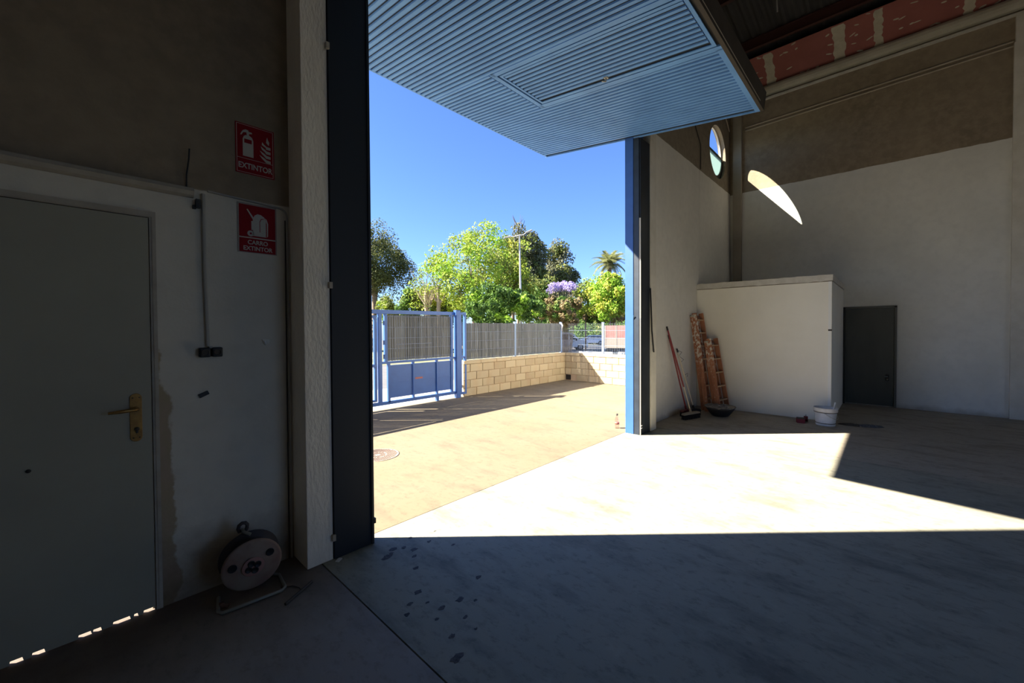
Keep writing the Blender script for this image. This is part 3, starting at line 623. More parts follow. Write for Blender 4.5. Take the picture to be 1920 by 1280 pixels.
# rubber mixing basin
M_rub=mat('black_rubber',(.02,.02,.022),.6); M_mort=mat('dried_mortar',(.22,.20,.175),.95,col2=(.42,.40,.36),nscale=18,fac=(.5,.68),bump=.5,bscale=60)
t=thing('mixing_basin','black rubber basin crusted with grey mortar in front of the ladders','basin',(7.33,2.07,0))
MB().lathe([(.0001,0),(.10,.0),(.125,.01),(.17,.06),(.215,.125),(.235,.16),(.228,.16),(.205,.12),(.16,.06),(.11,.02),(.0001,.015)],36).build('shell',M_rub,t)
b=MB(); random.seed(2); n=36; prof=[(.0001,.145),(.05,.15),(.10,.138),(.15,.142),(.20,.15),(.24,.165),(.236,.158),(.2,.13)]; vs=[];fs=[]
for r_,z_ in prof:
    for k_ in range(n): vs.append((r_*math.cos(2*PI*k_/n),r_*math.sin(2*PI*k_/n),z_+random.uniform(-.007,.007)))
for i in range(len(prof)-1):
    for k_ in range(n): fs.append((i*n+k_,i*n+(k_+1)%n,(i+1)*n+(k_+1)%n,(i+1)*n+k_))
b.add(vs,fs,False).build('mortar_crust',M_mort,t)
for i in range(3):
    a=i*2.1; MB().lathe([(.0001,.03),(.018,.022),(.024,.005),(.015,-.01),(.0001,-.012)],7,Matrix.Translation((.07*math.cos(a),.07*math.sin(a)-.05,.165))@Matrix.Rotation(a,4,'X'),False).build('rubble',M_mort,t)
# bucket
t=thing('paint_bucket','white plastic bucket splashed with paint at the partition corner','bucket',(7.70,.70,0))
M_bk=mat('bucket_white',(.72,.72,.72),.5,col2=(.60,.60,.61),nscale=10)
MB().lathe([(.0001,0),(.118,0),(.122,.008),(.122,.03),(.121,.032),(.140,.215),(.138,.216),(.119,.03),(.0001,.012)],40).build('shell',M_bk,t)
MB().lathe([(.142,.205),(.150,.21),(.151,.225),(.150,.262),(.147,.268),(.140,.268),(.139,.22)],40).build('rim_collar',M_whiteP,t)
b=MB(); 
b.lathe([(.123,.033),(.1255,.036),(.1255,.040),(.123,.043)],40); b.build('lower_ring',M_dark,t)
b=MB(); b.lathe([(.143,.196),(.146,.200),(.146,.204),(.143,.207)],40); b.build('upper_ring',M_dark,t)
ha=[Vector((.150*math.cos(a_),.150*math.sin(a_),.195-.085*math.sin(PI*i/16))) for i in range(17) for a_ in [PI*.99+ (PI*.80)*i/16+.05]]
MB().tube(ha,.0035,6).build('wire_handle',M_gal,t)
sp=MB().tube([(.03,-.07,.16),(.06,-.095,.26),(.08,-.11,.34)],[.007,.009,.012],8).build('brush_handle',M_whiteP,t)
MB().box(-.03,.0,-.015,.015,0,.07,Matrix.Translation((.02,-.07,.10))).build('brush_head',M_dark,sp)
MB().lathe([(.0001,.13),(.130,.13)],32).build('paint_residue',mat('dark_residue',(.10,.10,.11),.5),t)
# small tins by the partition
for (x,y,sx,sz,lab) in ((7.63,1.00,.05,.062,'small red box of fixings on the floor left of the bucket'),(7.80,.955,.028,.075,'small dark red tin behind the red box by the partition')):
    t=thing('fixings_box' if sx>.04 else 'small_tin',lab,'box' if sx>.04 else 'tin',(x,y,0),.35)
    if sx>.04:
        MB().box(-.04,.04,-sx,sx,0,sz).build('body',mat('dark_red_card',(.20,.015,.025),.6),t,bevel=.003); MB().box(-.036,.036,-sx+.004,sx-.004,sz,sz+.018).build('dark_contents',M_dark,t)
    else:
        MB().lathe([(.0001,0),(.028,0),(.028,sz),(.024,sz+.004),(.0001,sz+.004)],20).build('body',M_redb,t); MB().lathe([(.008,sz+.004),(.008,sz+.03),(.0001,sz+.03)],12).build('nozzle',M_gal,t)
# crumpled dark rag in two lobes
random.seed(9)
t=thing('crumpled_rag','flat crumpled dark rag on the floor right of the bucket','rag',(7.96,.30,0),-1.25)
for (cx_,w_,m_,nm) in ((-.13,.13,M_dark,'brown_fold'),(.10,.15,mat('grey_rag',(.07,.075,.08),.8,col2=(.22,.22,.23),nscale=30,fac=(.55,.65)),'grey_fold')):
    vs=[];fs=[];nr,na=5,18
    for i in range(nr+1):
        for k_ in range(na):
            a=2*PI*k_/na; r_=i/nr*(1+.18*math.sin(3*a+cx_*9)+.1*math.sin(5*a)); vs.append((cx_+w_*r_*math.cos(a),.07*r_*math.sin(a),(.022*(1-(i/nr)**2)+random.uniform(0,.012)) if i<nr else 0))
    for i in range(nr):
        for k_ in range(na): fs.append((i*na+k_,i*na+(k_+1)%na,(i+1)*na+(k_+1)%na,(i+1)*na+k_))
    MB().add(vs,fs).build(nm,m_,t)
# bottle outside
t=thing('plastic_bottle','small clear bottle with a red label at the foot of the blue jamb outside','bottle',(5.44,2.95,0))
MB().lathe([(.0001,0),(.03,0),(.033,.01),(.033,.12),(.028,.15),(.013,.18),(.012,.20)],20).build('body',glassmat('bottle_plastic',(.93,.86,.84),.12),t)
MB().lathe([(.0335,.06),(.0338,.06),(.0338,.095),(.0335,.095)],20).build('label_band',mat('bottle_red',(.35,.12,.09),.5),t)
MB().lathe([(.014,.19),(.015,.192),(.015,.215),(.0001,.216)],16).build('cap',M_dark,t)

# manhole cover
t=thing('manhole_cover','round cast iron manhole cover in the sunlit yard paving','manhole cover',(2.40,4.43,0))
M_iron=mat('rusty_iron',(.30,.24,.19),.8,col2=(.22,.16,.13),nscale=20)
MB().lathe([(.0001,.002),(.235,.002),(.235,.004),(.25,.004),(.25,-.02)],48).build('plate',M_iron,t)
b=MB()
for i in range(-11,12):
    for j in range(-11,12):
        x,y=i*.02,j*.02
        if .03<math.hypot(x,y)<.225 and not .09<math.hypot(x,y)<.105: b.box(x-.005,x+.005,y-.005,y+.005,.002,.006)
b.build('tread_studs',mat('worn_iron',(.10,.065,.06),.7),t,kind='stuff')

# ------------------------------------------------------------------ block walls of the yard
random.seed(21)
M_blk=[mat('sand_block_%s'%n,c,.95,col2=c2,nscale=4,stretch=(1,1,.5),bump=.5,bscale=70,fac=(.45,.72)) for n,c,c2 in (('a',(.44,.36,.23),(.42,.32,.19)),('b',(.47,.39,.25),(.47,.36,.22)),('c',(.40,.325,.20),(.38,.28,.17)))]
M_mor=mat('mortar_bed',(.46,.34,.22),.95)
def block_mesh(l,h,th,m):
    c=.006; b=MB(); vs=[]
    for (y,i) in ((0,c),(-.0,0)): pass
    x0,x1,z0,z1=-l/2,l/2,0,h
    vs=[(x0+c,-th/2,z0+c),(x1-c,-th/2,z0+c),(x1-c,-th/2,z1-c),(x0+c,-th/2,z1-c),(x0,-th/2+c,z0),(x1,-th/2+c,z0),(x1,-th/2+c,z1),(x0,-th/2+c,z1),
        (x0,th/2,z0),(x1,th/2,z0),(x1,th/2,z1),(x0,th/2,z1)]
    fs=[(0,1,2,3),(4,5,1,0),(5,6,2,1),(6,7,3,2),(7,4,0,3),(8,9,5,4),(9,10,6,5),(10,11,7,6),(11,8,4,7),(11,10,9,8)]
    me=bpy.data.meshes.new('block'); me.from_pydata(vs,[],fs); me.materials.append(m); return me
CH=.176; LB=.372
meshes=[block_mesh(LB-.010,CH-.009,.16,m) for m in M_blk]; half=[block_mesh(LB/2-.010,CH-.009,.16,m) for m in M_blk]
def block_wall(name,x0,x1,loc,rz,hole=False,label=None):
    W=setting(name); W.location=loc; W.rotation_euler=(0,0,rz)
    MB().box(x0,x1,-.07,.07,0,CH*4).build('mortar_bed',M_mor,W)
    for r in range(4):
        x=x0; first=(r%2==1)
        while x<x1-.05:
            l=LB/2 if (first or x+LB>x1+.06) else LB; first=False
            if hole and r==0 and x<x0+.01: x+=l; continue
            me=random.choice(meshes if l==LB else half); q=bpy.data.objects.new('block',me); C.objects.link(q); q.parent=W
            q.location=(x+l/2,-.008+random.uniform(-.003,.003),r*CH+.0045); x+=l
    x=x0
    while x<x1-.05:
        l=min(.50,x1-x); MB().box(x+.003,x+l-.003,-.10,.10,CH*4+.004,CH*4+.078).build('coping_stone',M_blk[1],W,bevel=.004); x+=l
    return W
wy=block_wall('wall_yard_front',0,3.80,(5.72,6.86,0),0)
ws=block_wall('wall_yard_side',0,3.80,(9.56,6.76,0),-PI/2,hole=True)
wy2=block_wall('wall_yard_left',0,4.2,(-3.2,6.86,0),0)
MB().box(.02,.18,-.085,-.068,.02,.16).build('drain_hole',M_black,ws)  # black plate painted in for the shade inside the hole

# ------------------------------------------------------------------ fences
M_wire=mat('blue_grey_wire',(.26,.32,.42),.5,.2); M_post=mat('fence_post_blue',(.30,.42,.62),.5)
M_reeds=[mat('grey_reed_%d'%i,c,.9,col2=tuple(q*.8 for q in c),nscale=30,stretch=(1,1,.1)) for i,c in enumerate(((.17,.18,.18),(.22,.23,.23),(.12,.13,.13)))]
def mesh_panel(name,x0,x1,z0,z1,parent,y=0,dx=.05,dz=.2,spike=.03,r=.0028):
    b=MB(); x=x0
    while x<=x1+1e-6: b.tube([(x,y,z0),(x,y,z1+spike)],r,4,False); x+=dx
    z=z0+.03
    while z<=z1+1e-6:
        b.tube([(x0,y-.005,z),(x1,y-.005,z)],r,4,False); b.tube([(x0,y-.005,z+.025),(x1,y-.005,z+.025)],r*.8,4,False) if abs(z-z0-.03)<.01 or z>z1-.1 else None; z+=dz
    o=b.build(name,M_wire,parent); o['kind']='stuff'; return o
def reeds(x0,x1,z0,z1,parent,y=.03,seed=0):
    random.seed(seed); bs=[MB(),MB(),MB()]; x=x0
    while x<x1:
        wd=random.uniform(.010,.020); t=random.uniform(-.012,.010); b=random.choice(bs); yy=y+random.uniform(-.003,.003)
        b.prism([(x,yy),(x+wd*.5,yy-.006),(x+wd,yy),(x+wd*.5,yy+.006)],z0+random.uniform(0,.01),z1+t,lambda a,c,d:(a,c,d)); x+=wd*.93
    for b,m in zip(bs,M_reeds):
        if b.v: b.build('reed_screen',m,parent)['kind']='stuff'
def fence_post(x,z0,z1,parent,y=0,w_=.025):
    b=MB(); b.box(x-w_,x+w_,y-w_,y+w_,z0,z1).box(x-w_-.004,x+w_+.004,y-w_-.004,y+w_+.004,z1,z1+.01); return b.build('post',M_post,parent)
F=thing('mesh_fence','reed screened mesh fence on the block wall facing the hall','fence',(5.72,6.86,.78))
mesh_panel('wire_mesh',0.02,3.78,0,.80,F); reeds(.03,3.74,.01,.83,F,seed=4)
for x in (1.78,3.73): fence_post(x,0,.86,F,.04)
MB().tube([(3.70,-.01,.84),(3.72,-.02,.78),(3.69,-.02,.70),(3.71,-.015,.62)],[.012,.03,.016,.008],8).build('tied_rag',M_whiteP,F)
F=thing('mesh_fence','open mesh fence on the side block wall, cars visible through it','fence',(9.56,6.76,.78),-PI/2)
mesh_panel('wire_mesh',0.05,3.85,0,.80,F)
for x in (1.17,2.9): fence_post(x,0,.84,F)
F=thing('mesh_fence','reed screened fence on the far left block wall','fence',(-3.2,6.86,.78))
mesh_panel('wire_mesh',0.02,4.1,0,.80,F); reeds(.03,4.1,.01,.83,F,seed=8)
for x in (.1,2.1,4.1): fence_post(x,0,.86,F,.04)

# ------------------------------------------------------------------ sliding gate
Gt=thing('yard_gate','large blue steel gate with reed infill and plate lower panels','gate',(0,6.83,0))
def gb(name,x0,x1,z0,z1,y0=-.03,y1=.03,m=M_blue,parent=Gt): return MB().box(x0,x1,y0,y1,z0,z1).build(name,m,parent,bevel=.003)
gb('top_rail',1.0,5.50,1.772,1.842); gb('bottom_rail',1.0,5.50,.085,.145); gb('middle_rail',3.80,5.50,.845,.885); gb('middle_rail',1.1,3.70,.80,.85)
gb('end_stile',5.40,5.46,.145,1.772,-.02,.03); gb('stile',3.735,3.80,.145,1.772); gb('stile',3.86,3.915,.885,1.772,-.02,.03); gb('stile',3.915,3.965,.12,.845,-.03,.02)
gb('stile',2.5,2.56,.145,1.772); gb('stile',1.05,1.11,.0,1.772)
for x in (4.455,5.02): gb('vertical_bar',x,x+.035,.145,.845)
for x0,x1,p in ((3.975,4.452,0),(4.493,5.018,1),(5.058,5.46,2)):
    q=gb('plate_panel',x0,x1,.195,.81,.0,.012); 
    MB().box(x0+.002,x1-.002,-.004,.001,.478,.486).build('fold_line',M_blue,q)
    if p==1: MB().box(x0+.03,x0+.20,-.003,0,.50,.535).build('painted_over_mark',mat('rust_red_paint',(.35,.12,.10),.6),q)
MB().box(5.015,5.075,-.03,.03,0,.09).build('guide_foot',M_blue,Gt)
mesh_panel('wire_mesh',3.92,5.40,.89,1.74,Gt,-.02,.05,.2,0); reeds(3.925,5.40,.89,1.75,Gt,.01,5)
MB().tube([(4.10,-.025,1.20),(4.9,-.025,1.20)],.004,5).build('tie_wire',M_wire,Gt)
gb('wicket_stile',3.66,3.71,.16,1.74,-.01,.04); gb('wicket_stile',2.62,2.67,.16,1.74,-.01,.04); gb('wicket_rail',2.67,3.66,1.69,1.74,-.01,.04); gb('wicket_rail',2.67,3.66,.16,.20,-.01,.04)
gb('plate_panel',2.72,3.58,.25,.78,0,.012); gb('plate_panel',1.2,2.45,.2,.78,0,.012)
mesh_panel('wire_mesh',2.67,3.65,.88,1.68,Gt,.0,.05,.2,0); reeds(2.68,3.62,.88,1.68,Gt,.02,6); mesh_panel('wire_mesh',1.12,2.48,.88,1.74,Gt,.0,.05,.2,0); reeds(1.12,2.48,.88,1.74,Gt,.02,7)
for z in (1.60,1.24,.98): MB().tube([(3.84,-.03,z-.04),(3.84,-.03,z+.04)],.018,8).build('hinge',M_blue,Gt)
Gp=thing('gate_post','blue square gate post joined to a slim slotted guide frame by the block wall','gate post',(5.565,6.80,0))
MB().box(-.055,.055,-.05,.05,0,1.87).box(-.06,.06,-.055,.055,1.87,1.88).box(-.09,.0,-.075,-.05,1.77,1.86).build('post',M_blue,Gp,bevel=.004)
b=MB(); b.box(.055,.10,-.03,.03,.06,1.84).box(.185,.232,-.03,.03,.06,1.84).box(.10,.185,-.03,.03,1.79,1.84).box(.10,.185,-.03,.03,.06,.11).box(.10,.185,-.03,.03,.86,.89); b.build('guide_frame',M_blue,Gp,bevel=.003)
for z in (.2,1.05): MB().tube([(.13,0,z),(.13,0,z+.06)],.018,8).build('roller',M_gal,Gp)

# ------------------------------------------------------------------ helpers to set things at a distance along a pixel ray
def at(px,py,d):
    q=fw+(px-960)/FPX*rt-(py-CY)/FPX*up; return Vector((0,0,CAMH))+q*d
def leafmat(name,a,b_,c_=None):
    k=NT(name,.6); n=k.n; r=k.g.outputs['Random Per Island']
    x=k.mix(r,a,b_)
    if c_: x=k.mix(k.mp(k.noise(.9,detail=2),.5,.62),x,c_)
    k.col(x); k.b.inputs['Subsurface Weight'].default_value=0
    tr=n.nodes.new('ShaderNodeBsdfTranslucent'); n.links.new(x,tr.inputs[0]); ms=n.nodes.new('ShaderNodeMixShader'); ms.inputs[0].default_value=.35
    n.links.new(k.b.outputs[0],ms.inputs[1]); n.links.new(tr.outputs[0],ms.inputs[2]); n.links.new(ms.outputs[0],n.nodes['Material Output'].inputs[0]); return k.m
L_pine=leafmat('pine_needles',(.055,.075,.02),(.16,.17,.06)); L_lime=leafmat('lime_leaves',(.20,.32,.03),(.42,.50,.08))
L_dark=leafmat('dark_glossy_leaves',(.03,.085,.015),(.16,.27,.05)); L_grey=leafmat('grey_green_foliage',(.07,.085,.045),(.20,.20,.11)); L_olive=leafmat('olive_foliage',(.10,.14,.03),(.24,.26,.07))
L_yel=leafmat('yellow_green_leaves',(.28,.33,.03),(.48,.46,.08)); L_dry=leafmat('dry_brown_foliage',(.20,.15,.07),(.38,.30,.16)); L_purp=leafmat('purple_blossom',(.34,.28,.55),(.55,.48,.75)); L_palm=leafmat('palm_leaf',(.16,.19,.07),(.36,.36,.17)); L_bright=leafmat('bright_green_leaves',(.20,.38,.03),(.38,.55,.07))
M_bark=mat('grey_bark',(.22,.17,.12),.95,col2=(.14,.10,.07),nscale=4); M_barkp=mat('pale_bark',(.42,.33,.24),.95,col2=(.30,.23,.16),nscale=4)
def foliage(name,clumps,leaf,per,m,parent,seed,flat_=1.0,aspect=.5):
    rnd=random.Random(seed); vs=[];fs=[]
    for (c,r) in clumps:
        for i in range(per):
            d=Vector((rnd.gauss(0,1),rnd.gauss(0,1),rnd.gauss(0,1))).normalized()
            q=c+Vector((d.x*r,d.y*r,d.z*r*flat_))*(.45+.6*rnd.random()**.7)
            n_=(d+Vector((rnd.uniform(-1,1),rnd.uniform(-1,1),rnd.uniform(-1,1)))*.8).normalized()
            u=n_.cross(Vector((rnd.uniform(-1,1),rnd.uniform(-1,1),rnd.uniform(-1,1)))).normalized(); v=n_.cross(u)
            s=leaf*rnd.uniform(.6,1.25); n0=len(vs)
            vs+=[q-u*s, q-v*s*aspect+n_*s*.15, q+u*s, q+v*s*aspect+n_*s*.15]; fs.append((n0,n0+1,n0+2,n0+3))
    me=bpy.data.meshes.new(name); me.from_pydata(vs,[],fs); me.materials.append(m); o=bpy.data.objects.new(name,me); C.objects.link(o); o.parent=parent; o['kind']='stuff'; return o
def tree(label,px,py0,py1,wpx,d,mats,seed,nclump=40,per=150,leaf=.14,cr=.22,bark=M_bark,shape='round',name='tree',cat='tree',trunk_r=.16,nbranch=7,group=None,gaps=0):
    # crown spans py0..py1 and wpx wide in the photo, at depth d
    top=at(px,py0,d); bot=at(px,py1,d); s=d/FPX; Rw=wpx*s/2; Hh=(top.z-bot.z)/2; cz=(top.z+bot.z)/2
    base=at(px,620,d); base.z=gz(base.x,base.y)-.1
    t=thing(name,label,cat,base,0,group); rnd=random.Random(seed)
    cen=Vector((0,0,cz-base.z)); cl=[]; r0=cr*min(Rw,Hh)*1.6
    for i in range(nclump):
        for _ in range(30):
            p=Vector((rnd.uniform(-1,1),rnd.uniform(-1,1),rnd.uniform(-1,1)))
            dl=p.normalized(); lob=.80+.20*math.sin(3.1*dl.x+seed)*math.cos(2.7*dl.z+seed*1.7)+.16*math.sin(5.3*dl.x+4.1*dl.z+seed*2.3+2*dl.y)
            if p.length>lob: continue
            if shape=='cone' and math.hypot(p.x,p.y)>(1-p.z)*.5+.15: continue
            if shape=='dome' and p.z<-.5 and rnd.random()<.5: continue
            if p.length<.4 and rnd.random()<.7: continue
            break
        r_=r0*rnd.uniform(.6,1.15)
        cl.append((cen+Vector((p.x*(Rw-r_*.3)*1.08,p.y*(Rw-r_*.5),p.z*(Hh-r_*.3)*1.04)),r_))
    for j,m in enumerate(mats):
        sub=[c for i,c in enumerate(cl) if i%len(mats)==j]
        foliage('foliage',sub,leaf,per,m,t,seed*10+j)
    lo=cen.z-Hh*.6; MB().tube([(0,0,0),(.05,.03,lo*.5),(0,0,max(lo,.3)),(.0,.0,cen.z)],[trunk_r*1.3,trunk_r,trunk_r*.8,trunk_r*.4],9).build('trunk',bark,t)
    for i in range(nbranch):
        c=cl[int(i*len(cl)/nbranch)][0]; z0=max(lo*.8,.3)+rnd.uniform(0,.3)*Hh
        MB().tube([(0,0,z0),(c.x*.45,c.y*.45,z0+(c.z-z0)*.55+.05),(c.x,c.y,c.z)],[trunk_r*.5,trunk_r*.3,trunk_r*.1],6).build('branch',bark,t)
    return t
# far to near
tree('tall grey green casuarina, highest crown behind the streetlight',992,412,612,80,48,(L_grey,L_grey,L_olive),1,110,150,.20,.26,shape='round')
tree('smaller grey green casuarina just right of the tallest crown',1050,460,612,66,52,(L_grey,L_grey,L_olive),2,90,140,.20,.28)
tree('broad dark umbrella pine partly hidden behind the left door frame',703,423,566,152,38,(L_pine,),3,120,260,.10,.17,trunk_r=.3,shape='dome')
tree('large lime green feathery tree in the middle of the view',888,423,600,180,32,(L_lime,L_lime,L_olive,L_bright),4,170,75,.12,.13,trunk_r=.12,nbranch=16)
tree('yellow green tree between the large lime tree and the casuarina',962,438,600,84,36,(L_yel,L_lime,L_olive),5,110,90,.13,.20)
tree('sparse thin leaved tree at the left of the large lime tree',805,486,585,115,31,(L_olive,L_lime),6,60,26,.085,.13,nbranch=16,trunk_r=.06,bark=M_barkp)
tree('bright green tree below the palm',1142,508,612,92,30,(L_bright,L_yel,L_bright),7,120,95,.12,.17)
tree('loose olive green tree between the purple blossom and the bright tree',1098,512,612,64,33,(L_olive,L_lime),8,70,60,.11,.18,trunk_r=.06)
tree('dark glossy shrub hiding the streetlight foot',938,534,616,160,24,(L_dark,L_dark,L_bright,L_dark),9,150,75,.12,.15,name='large_shrub',cat='shrub',trunk_r=.06,nbranch=4)
tree('yellow green shrub behind the two pollarded trunks',825,536,616,125,35,(L_yel,L_olive,L_lime),10,110,80,.13,.18,name='large_shrub',cat='shrub',trunk_r=.06,nbranch=3)
tree('dark green rounded shrub left of the pollarded trunks',772,537,612,52,32,(L_dark,L_olive),11,60,100,.12,.2,name='large_shrub',cat='shrub',trunk_r=.06,nbranch=3)
tree('small pale green shrub over the left end of the gate',728,554,612,54,33,(L_olive,L_lime),12,40,90,.11,.22,name='large_shrub',cat='shrub',trunk_r=.05,nbranch=3)
tree('dry brownish undergrowth right of the dark shrub',1045,556,612,110,29,(L_dry,L_olive,L_dark,L_dry),13,110,80,.11,.16,name='undergrowth',cat='shrub',trunk_r=.05,nbranch=5,bark=M_barkp)
tree('brown and green undergrowth beneath the bright green tree',1150,570,608,130,34,(L_dry,L_dark),14,90,90,.12,.2,name='undergrowth',cat='shrub',trunk_r=.05,nbranch=4)
tree('dark hedge foliage behind the parked cars',1110,585,645,330,66,(L_dark,L_olive,L_dark),15,170,110,.24,.3,name='hedge',cat='hedge',trunk_r=.06,nbranch=3)
tree('mid green shrub between the dark shrub and the casuarina foot',1015,515,615,85,41,(L_olive,L_dark),16,90,90,.14,.2,name='large_shrub',cat='shrub',trunk_r=.06,nbranch=3)
# off-frame continuation of the park so that the place goes on to both sides
tree('round green tree farther left beyond the gate',560,450,590,150,36,(L_olive,L_lime),17,30,120,.16,.22)
tree('round green tree farther right beyond the side wall',1290,480,600,120,38,(L_bright,L_olive),18,30,120,.16,.22)
# bare twigs standing above the casuarina
# pollarded trunks
for (px_,lab,sg) in ((800,'left pollarded trunk with bare forked stems above the gate',-1),(822,'right pollarded trunk with stubby forks above the gate',1)):
    b0=at(px_,620,31); b0.z=gz(b0.x,b0.y); z=lambda py: at(px_,py,31).z-b0.z
    t=thing('pollarded_tree',lab,'tree',b0)
    MB().tube([(0,0,0),(.02,0,z(583)),(.05*sg,0,z(565)),(.0,0,z(540))],[.18,.16,.15,.11],9).build('trunk',M_barkp,t)
    for i,(dx,py) in enumerate(((-.75,545),(.5,538),(.1,533))):
        dx*=-sg; MB().tube([(0,0,z(572-6*i)),(dx*.5*rt.x,dx*.5*rt.y,z(560)),(dx*rt.x,dx*rt.y,z(py))],[.11,.08,.06],8).build('stem',M_barkp,t)
    rnd=random.Random(px_)
    for i in range(9):
        dx=rnd.uniform(-1.4,1.4); MB().tube([(0,0,z(545)),(dx*.5*rt.x,dx*.5*rt.y,z(528)),(dx*rt.x,dx*rt.y,z(rnd.uniform(498,520)))],[.03,.02,.008],5).build('twig',M_barkp,t)
# bare topped tree
b0=at(972,620,50); b0.z=gz(b0.x,b0.y); t=thing('bare_topped_tree','thin leafless twigs rising above the casuarina crown','tree',b0)
MB().tube([(0,0,0),(0,0,at(972,470,50).z-b0.z),(0,0,at(970,425,50).z-b0.z)],[.16,.12,.05],7).build('trunk',M_bark,t); rnd=random.Random(4)
for i in range(10):
    dx=rnd.uniform(-1,1); z0=at(972,rnd.uniform(425,450),50).z-b0.z; MB().tube([(0,0,z0),(dx*.5*rt.x,dx*.5*rt.y,z0+.7),(dx*rt.x,dx*rt.y,at(972,rnd.uniform(400,418),50).z-b0.z)],[.045,.03,.012],5).build('twig',M_bark,t)
# jacaranda
b0=at(1056,620,30); b0.z=gz(b0.x,b0.y); t=thing('flowering_tree','purple blossomed tree with many thin upright pale stems','tree',b0); rnd=random.Random(77); cl=[]
for i in range(15):
    px_=1030+i*3.4; p=at(px_,rnd.uniform(533,548),30+rnd.uniform(-.5,.5)); q=at(1040+i*2.2,600,30)
    MB().tube([Vector((q.x,q.y,b0.z))-b0,at(px_,590,30)-b0,p-b0],[.045,.035,.018],6).build('stem',M_barkp,t); cl.append((p-b0,.28))
foliage('blossom',cl+[(c+Vector((.2,-.2,.1)),.22) for c,r in cl[5:12]],.075,70,L_purp,t,5)
foliage('foliage',[(c-Vector((0,0,rnd.uniform(.6,1.6))),.3) for c,r in cl],.07,35,L_grey,t,6)
# palm
b0=at(1143,620,58); b0.z=gz(b0.x,b0.y); zc=at(1143,497,58).z-b0.z; t=thing('palm_tree','tall fan of palm fronds standing above the bright green tree','palm',b0)
MB().tube([(0,0,0),(.1,0,zc*.5),(0,0,zc-.9),(0,0,zc)],[.32,.26,.26,.34],12).build('trunk',M_bark,t)
rnd=random.Random(3); frond=None
def frond_mesh():
    b=MB(); N=16; L=2.7; sp=[]
    for i in range(N+1):
        u=i/N; sp.append(Vector((L*(u-.12*u*u),0,.95*math.sin(u*1.9)*(1-.9*u)+ -.55*u*u)))
    b.tube(sp,[.035*(1-i/N*.8) for i in range(N+1)],5,False)
    for i in range(1,N*2):
        u=i/(N*2); k_=min(N-1,int(u*N)); p=sp[k_].lerp(sp[k_+1],u*N-k_); l=.62*math.sin(min(1,u*1.3+.15)*PI*.62+.25)*(1.15-u*.6)
        for s in (-1,1):
            e=p+Vector((l*.45,s*l,-.10*l-.05)); b.add([p+Vector((-.045,0,0)),p+Vector((.045,0,0)),e+Vector((.012,0,0)),e-Vector((.012,0,0))],[(0,1,2,3)])
    return b
fr=frond_mesh().build('frond',L_palm,t,recalc=False)
k_=0
for ring_,(n_,tilt,sc) in enumerate(((6,-1.05,.9),(9,-.62,1.0),(10,-.22,1.05),(10,.22,1.0),(7,.65,.85))):
    for i in range(n_):
        q=fr if k_==0 else fr.copy()
        if k_: C.objects.link(q)
        k_+=1; a=2*PI*i/n_+ring_*.37+rnd.uniform(-.12,.12); q.location=(0,0,zc); q.rotation_euler=(rnd.uniform(-.2,.2),tilt+rnd.uniform(-.1,.1),a); q.scale=(sc*1.1,)*3
MB().lathe([(.0001,-.5),(.30,-.45),(.42,-.1),(.34,.25),(.0001,.5)],12,Matrix.Translation((0,0,zc)),False).build('crown_heart',M_barkp,t)
# street lamp
b0=at(978,620,26); b0.z=gz(b0.x,b0.y); zt=at(974,441,26).z-b0.z; M_lamp=mat('pale_galvanised',(.52,.50,.47),.5,.2)
t=thing('street_lamp','tall pale streetlight with two arms in front of the trees','street lamp',b0); tp=Vector((at(974,441,26)-b0).to_tuple())
MB().tube([(0,0,0),(0,0,.15)],.2,12).build('base',M_lamp,t); MB().tube([(0,0,0),(tp.x*.5,tp.y*.5,zt*.5),tp],[.085,.07,.045],12).build('pole',M_lamp,t)
A1=at(955,444,26)-b0; A2=at(988,435,26)-b0
MB().tube([tp,tp.lerp(A1,.5)+Vector((0,0,-.03)),A1],[.045,.035,.03],8).build('arm',M_lamp,t); MB().tube([tp,tp.lerp(A2,.5)+Vector((0,0,-.08)),A2],[.045,.035,.03],8).build('arm',M_lamp,t)
for a_,b_ in ((A1,(A1-tp).normalized()),(A2,(A2-tp).normalized())):
    v=b_.cross(Vector((0,0,1))).normalized()
    vs=[a_+b_*(.35*x)+v*(.09*y_)+Vector((0,0,z_)) for x in (-.3,1) for y_ in (-1,1) for z_ in (-.04,.035)]
    MB().add(vs,[(0,1,3,2),(4,6,7,5),(0,4,5,1),(2,3,7,6),(0,2,6,4),(1,5,7,3)]).build('lamp_head',M_lamp,t,bevel=.02)

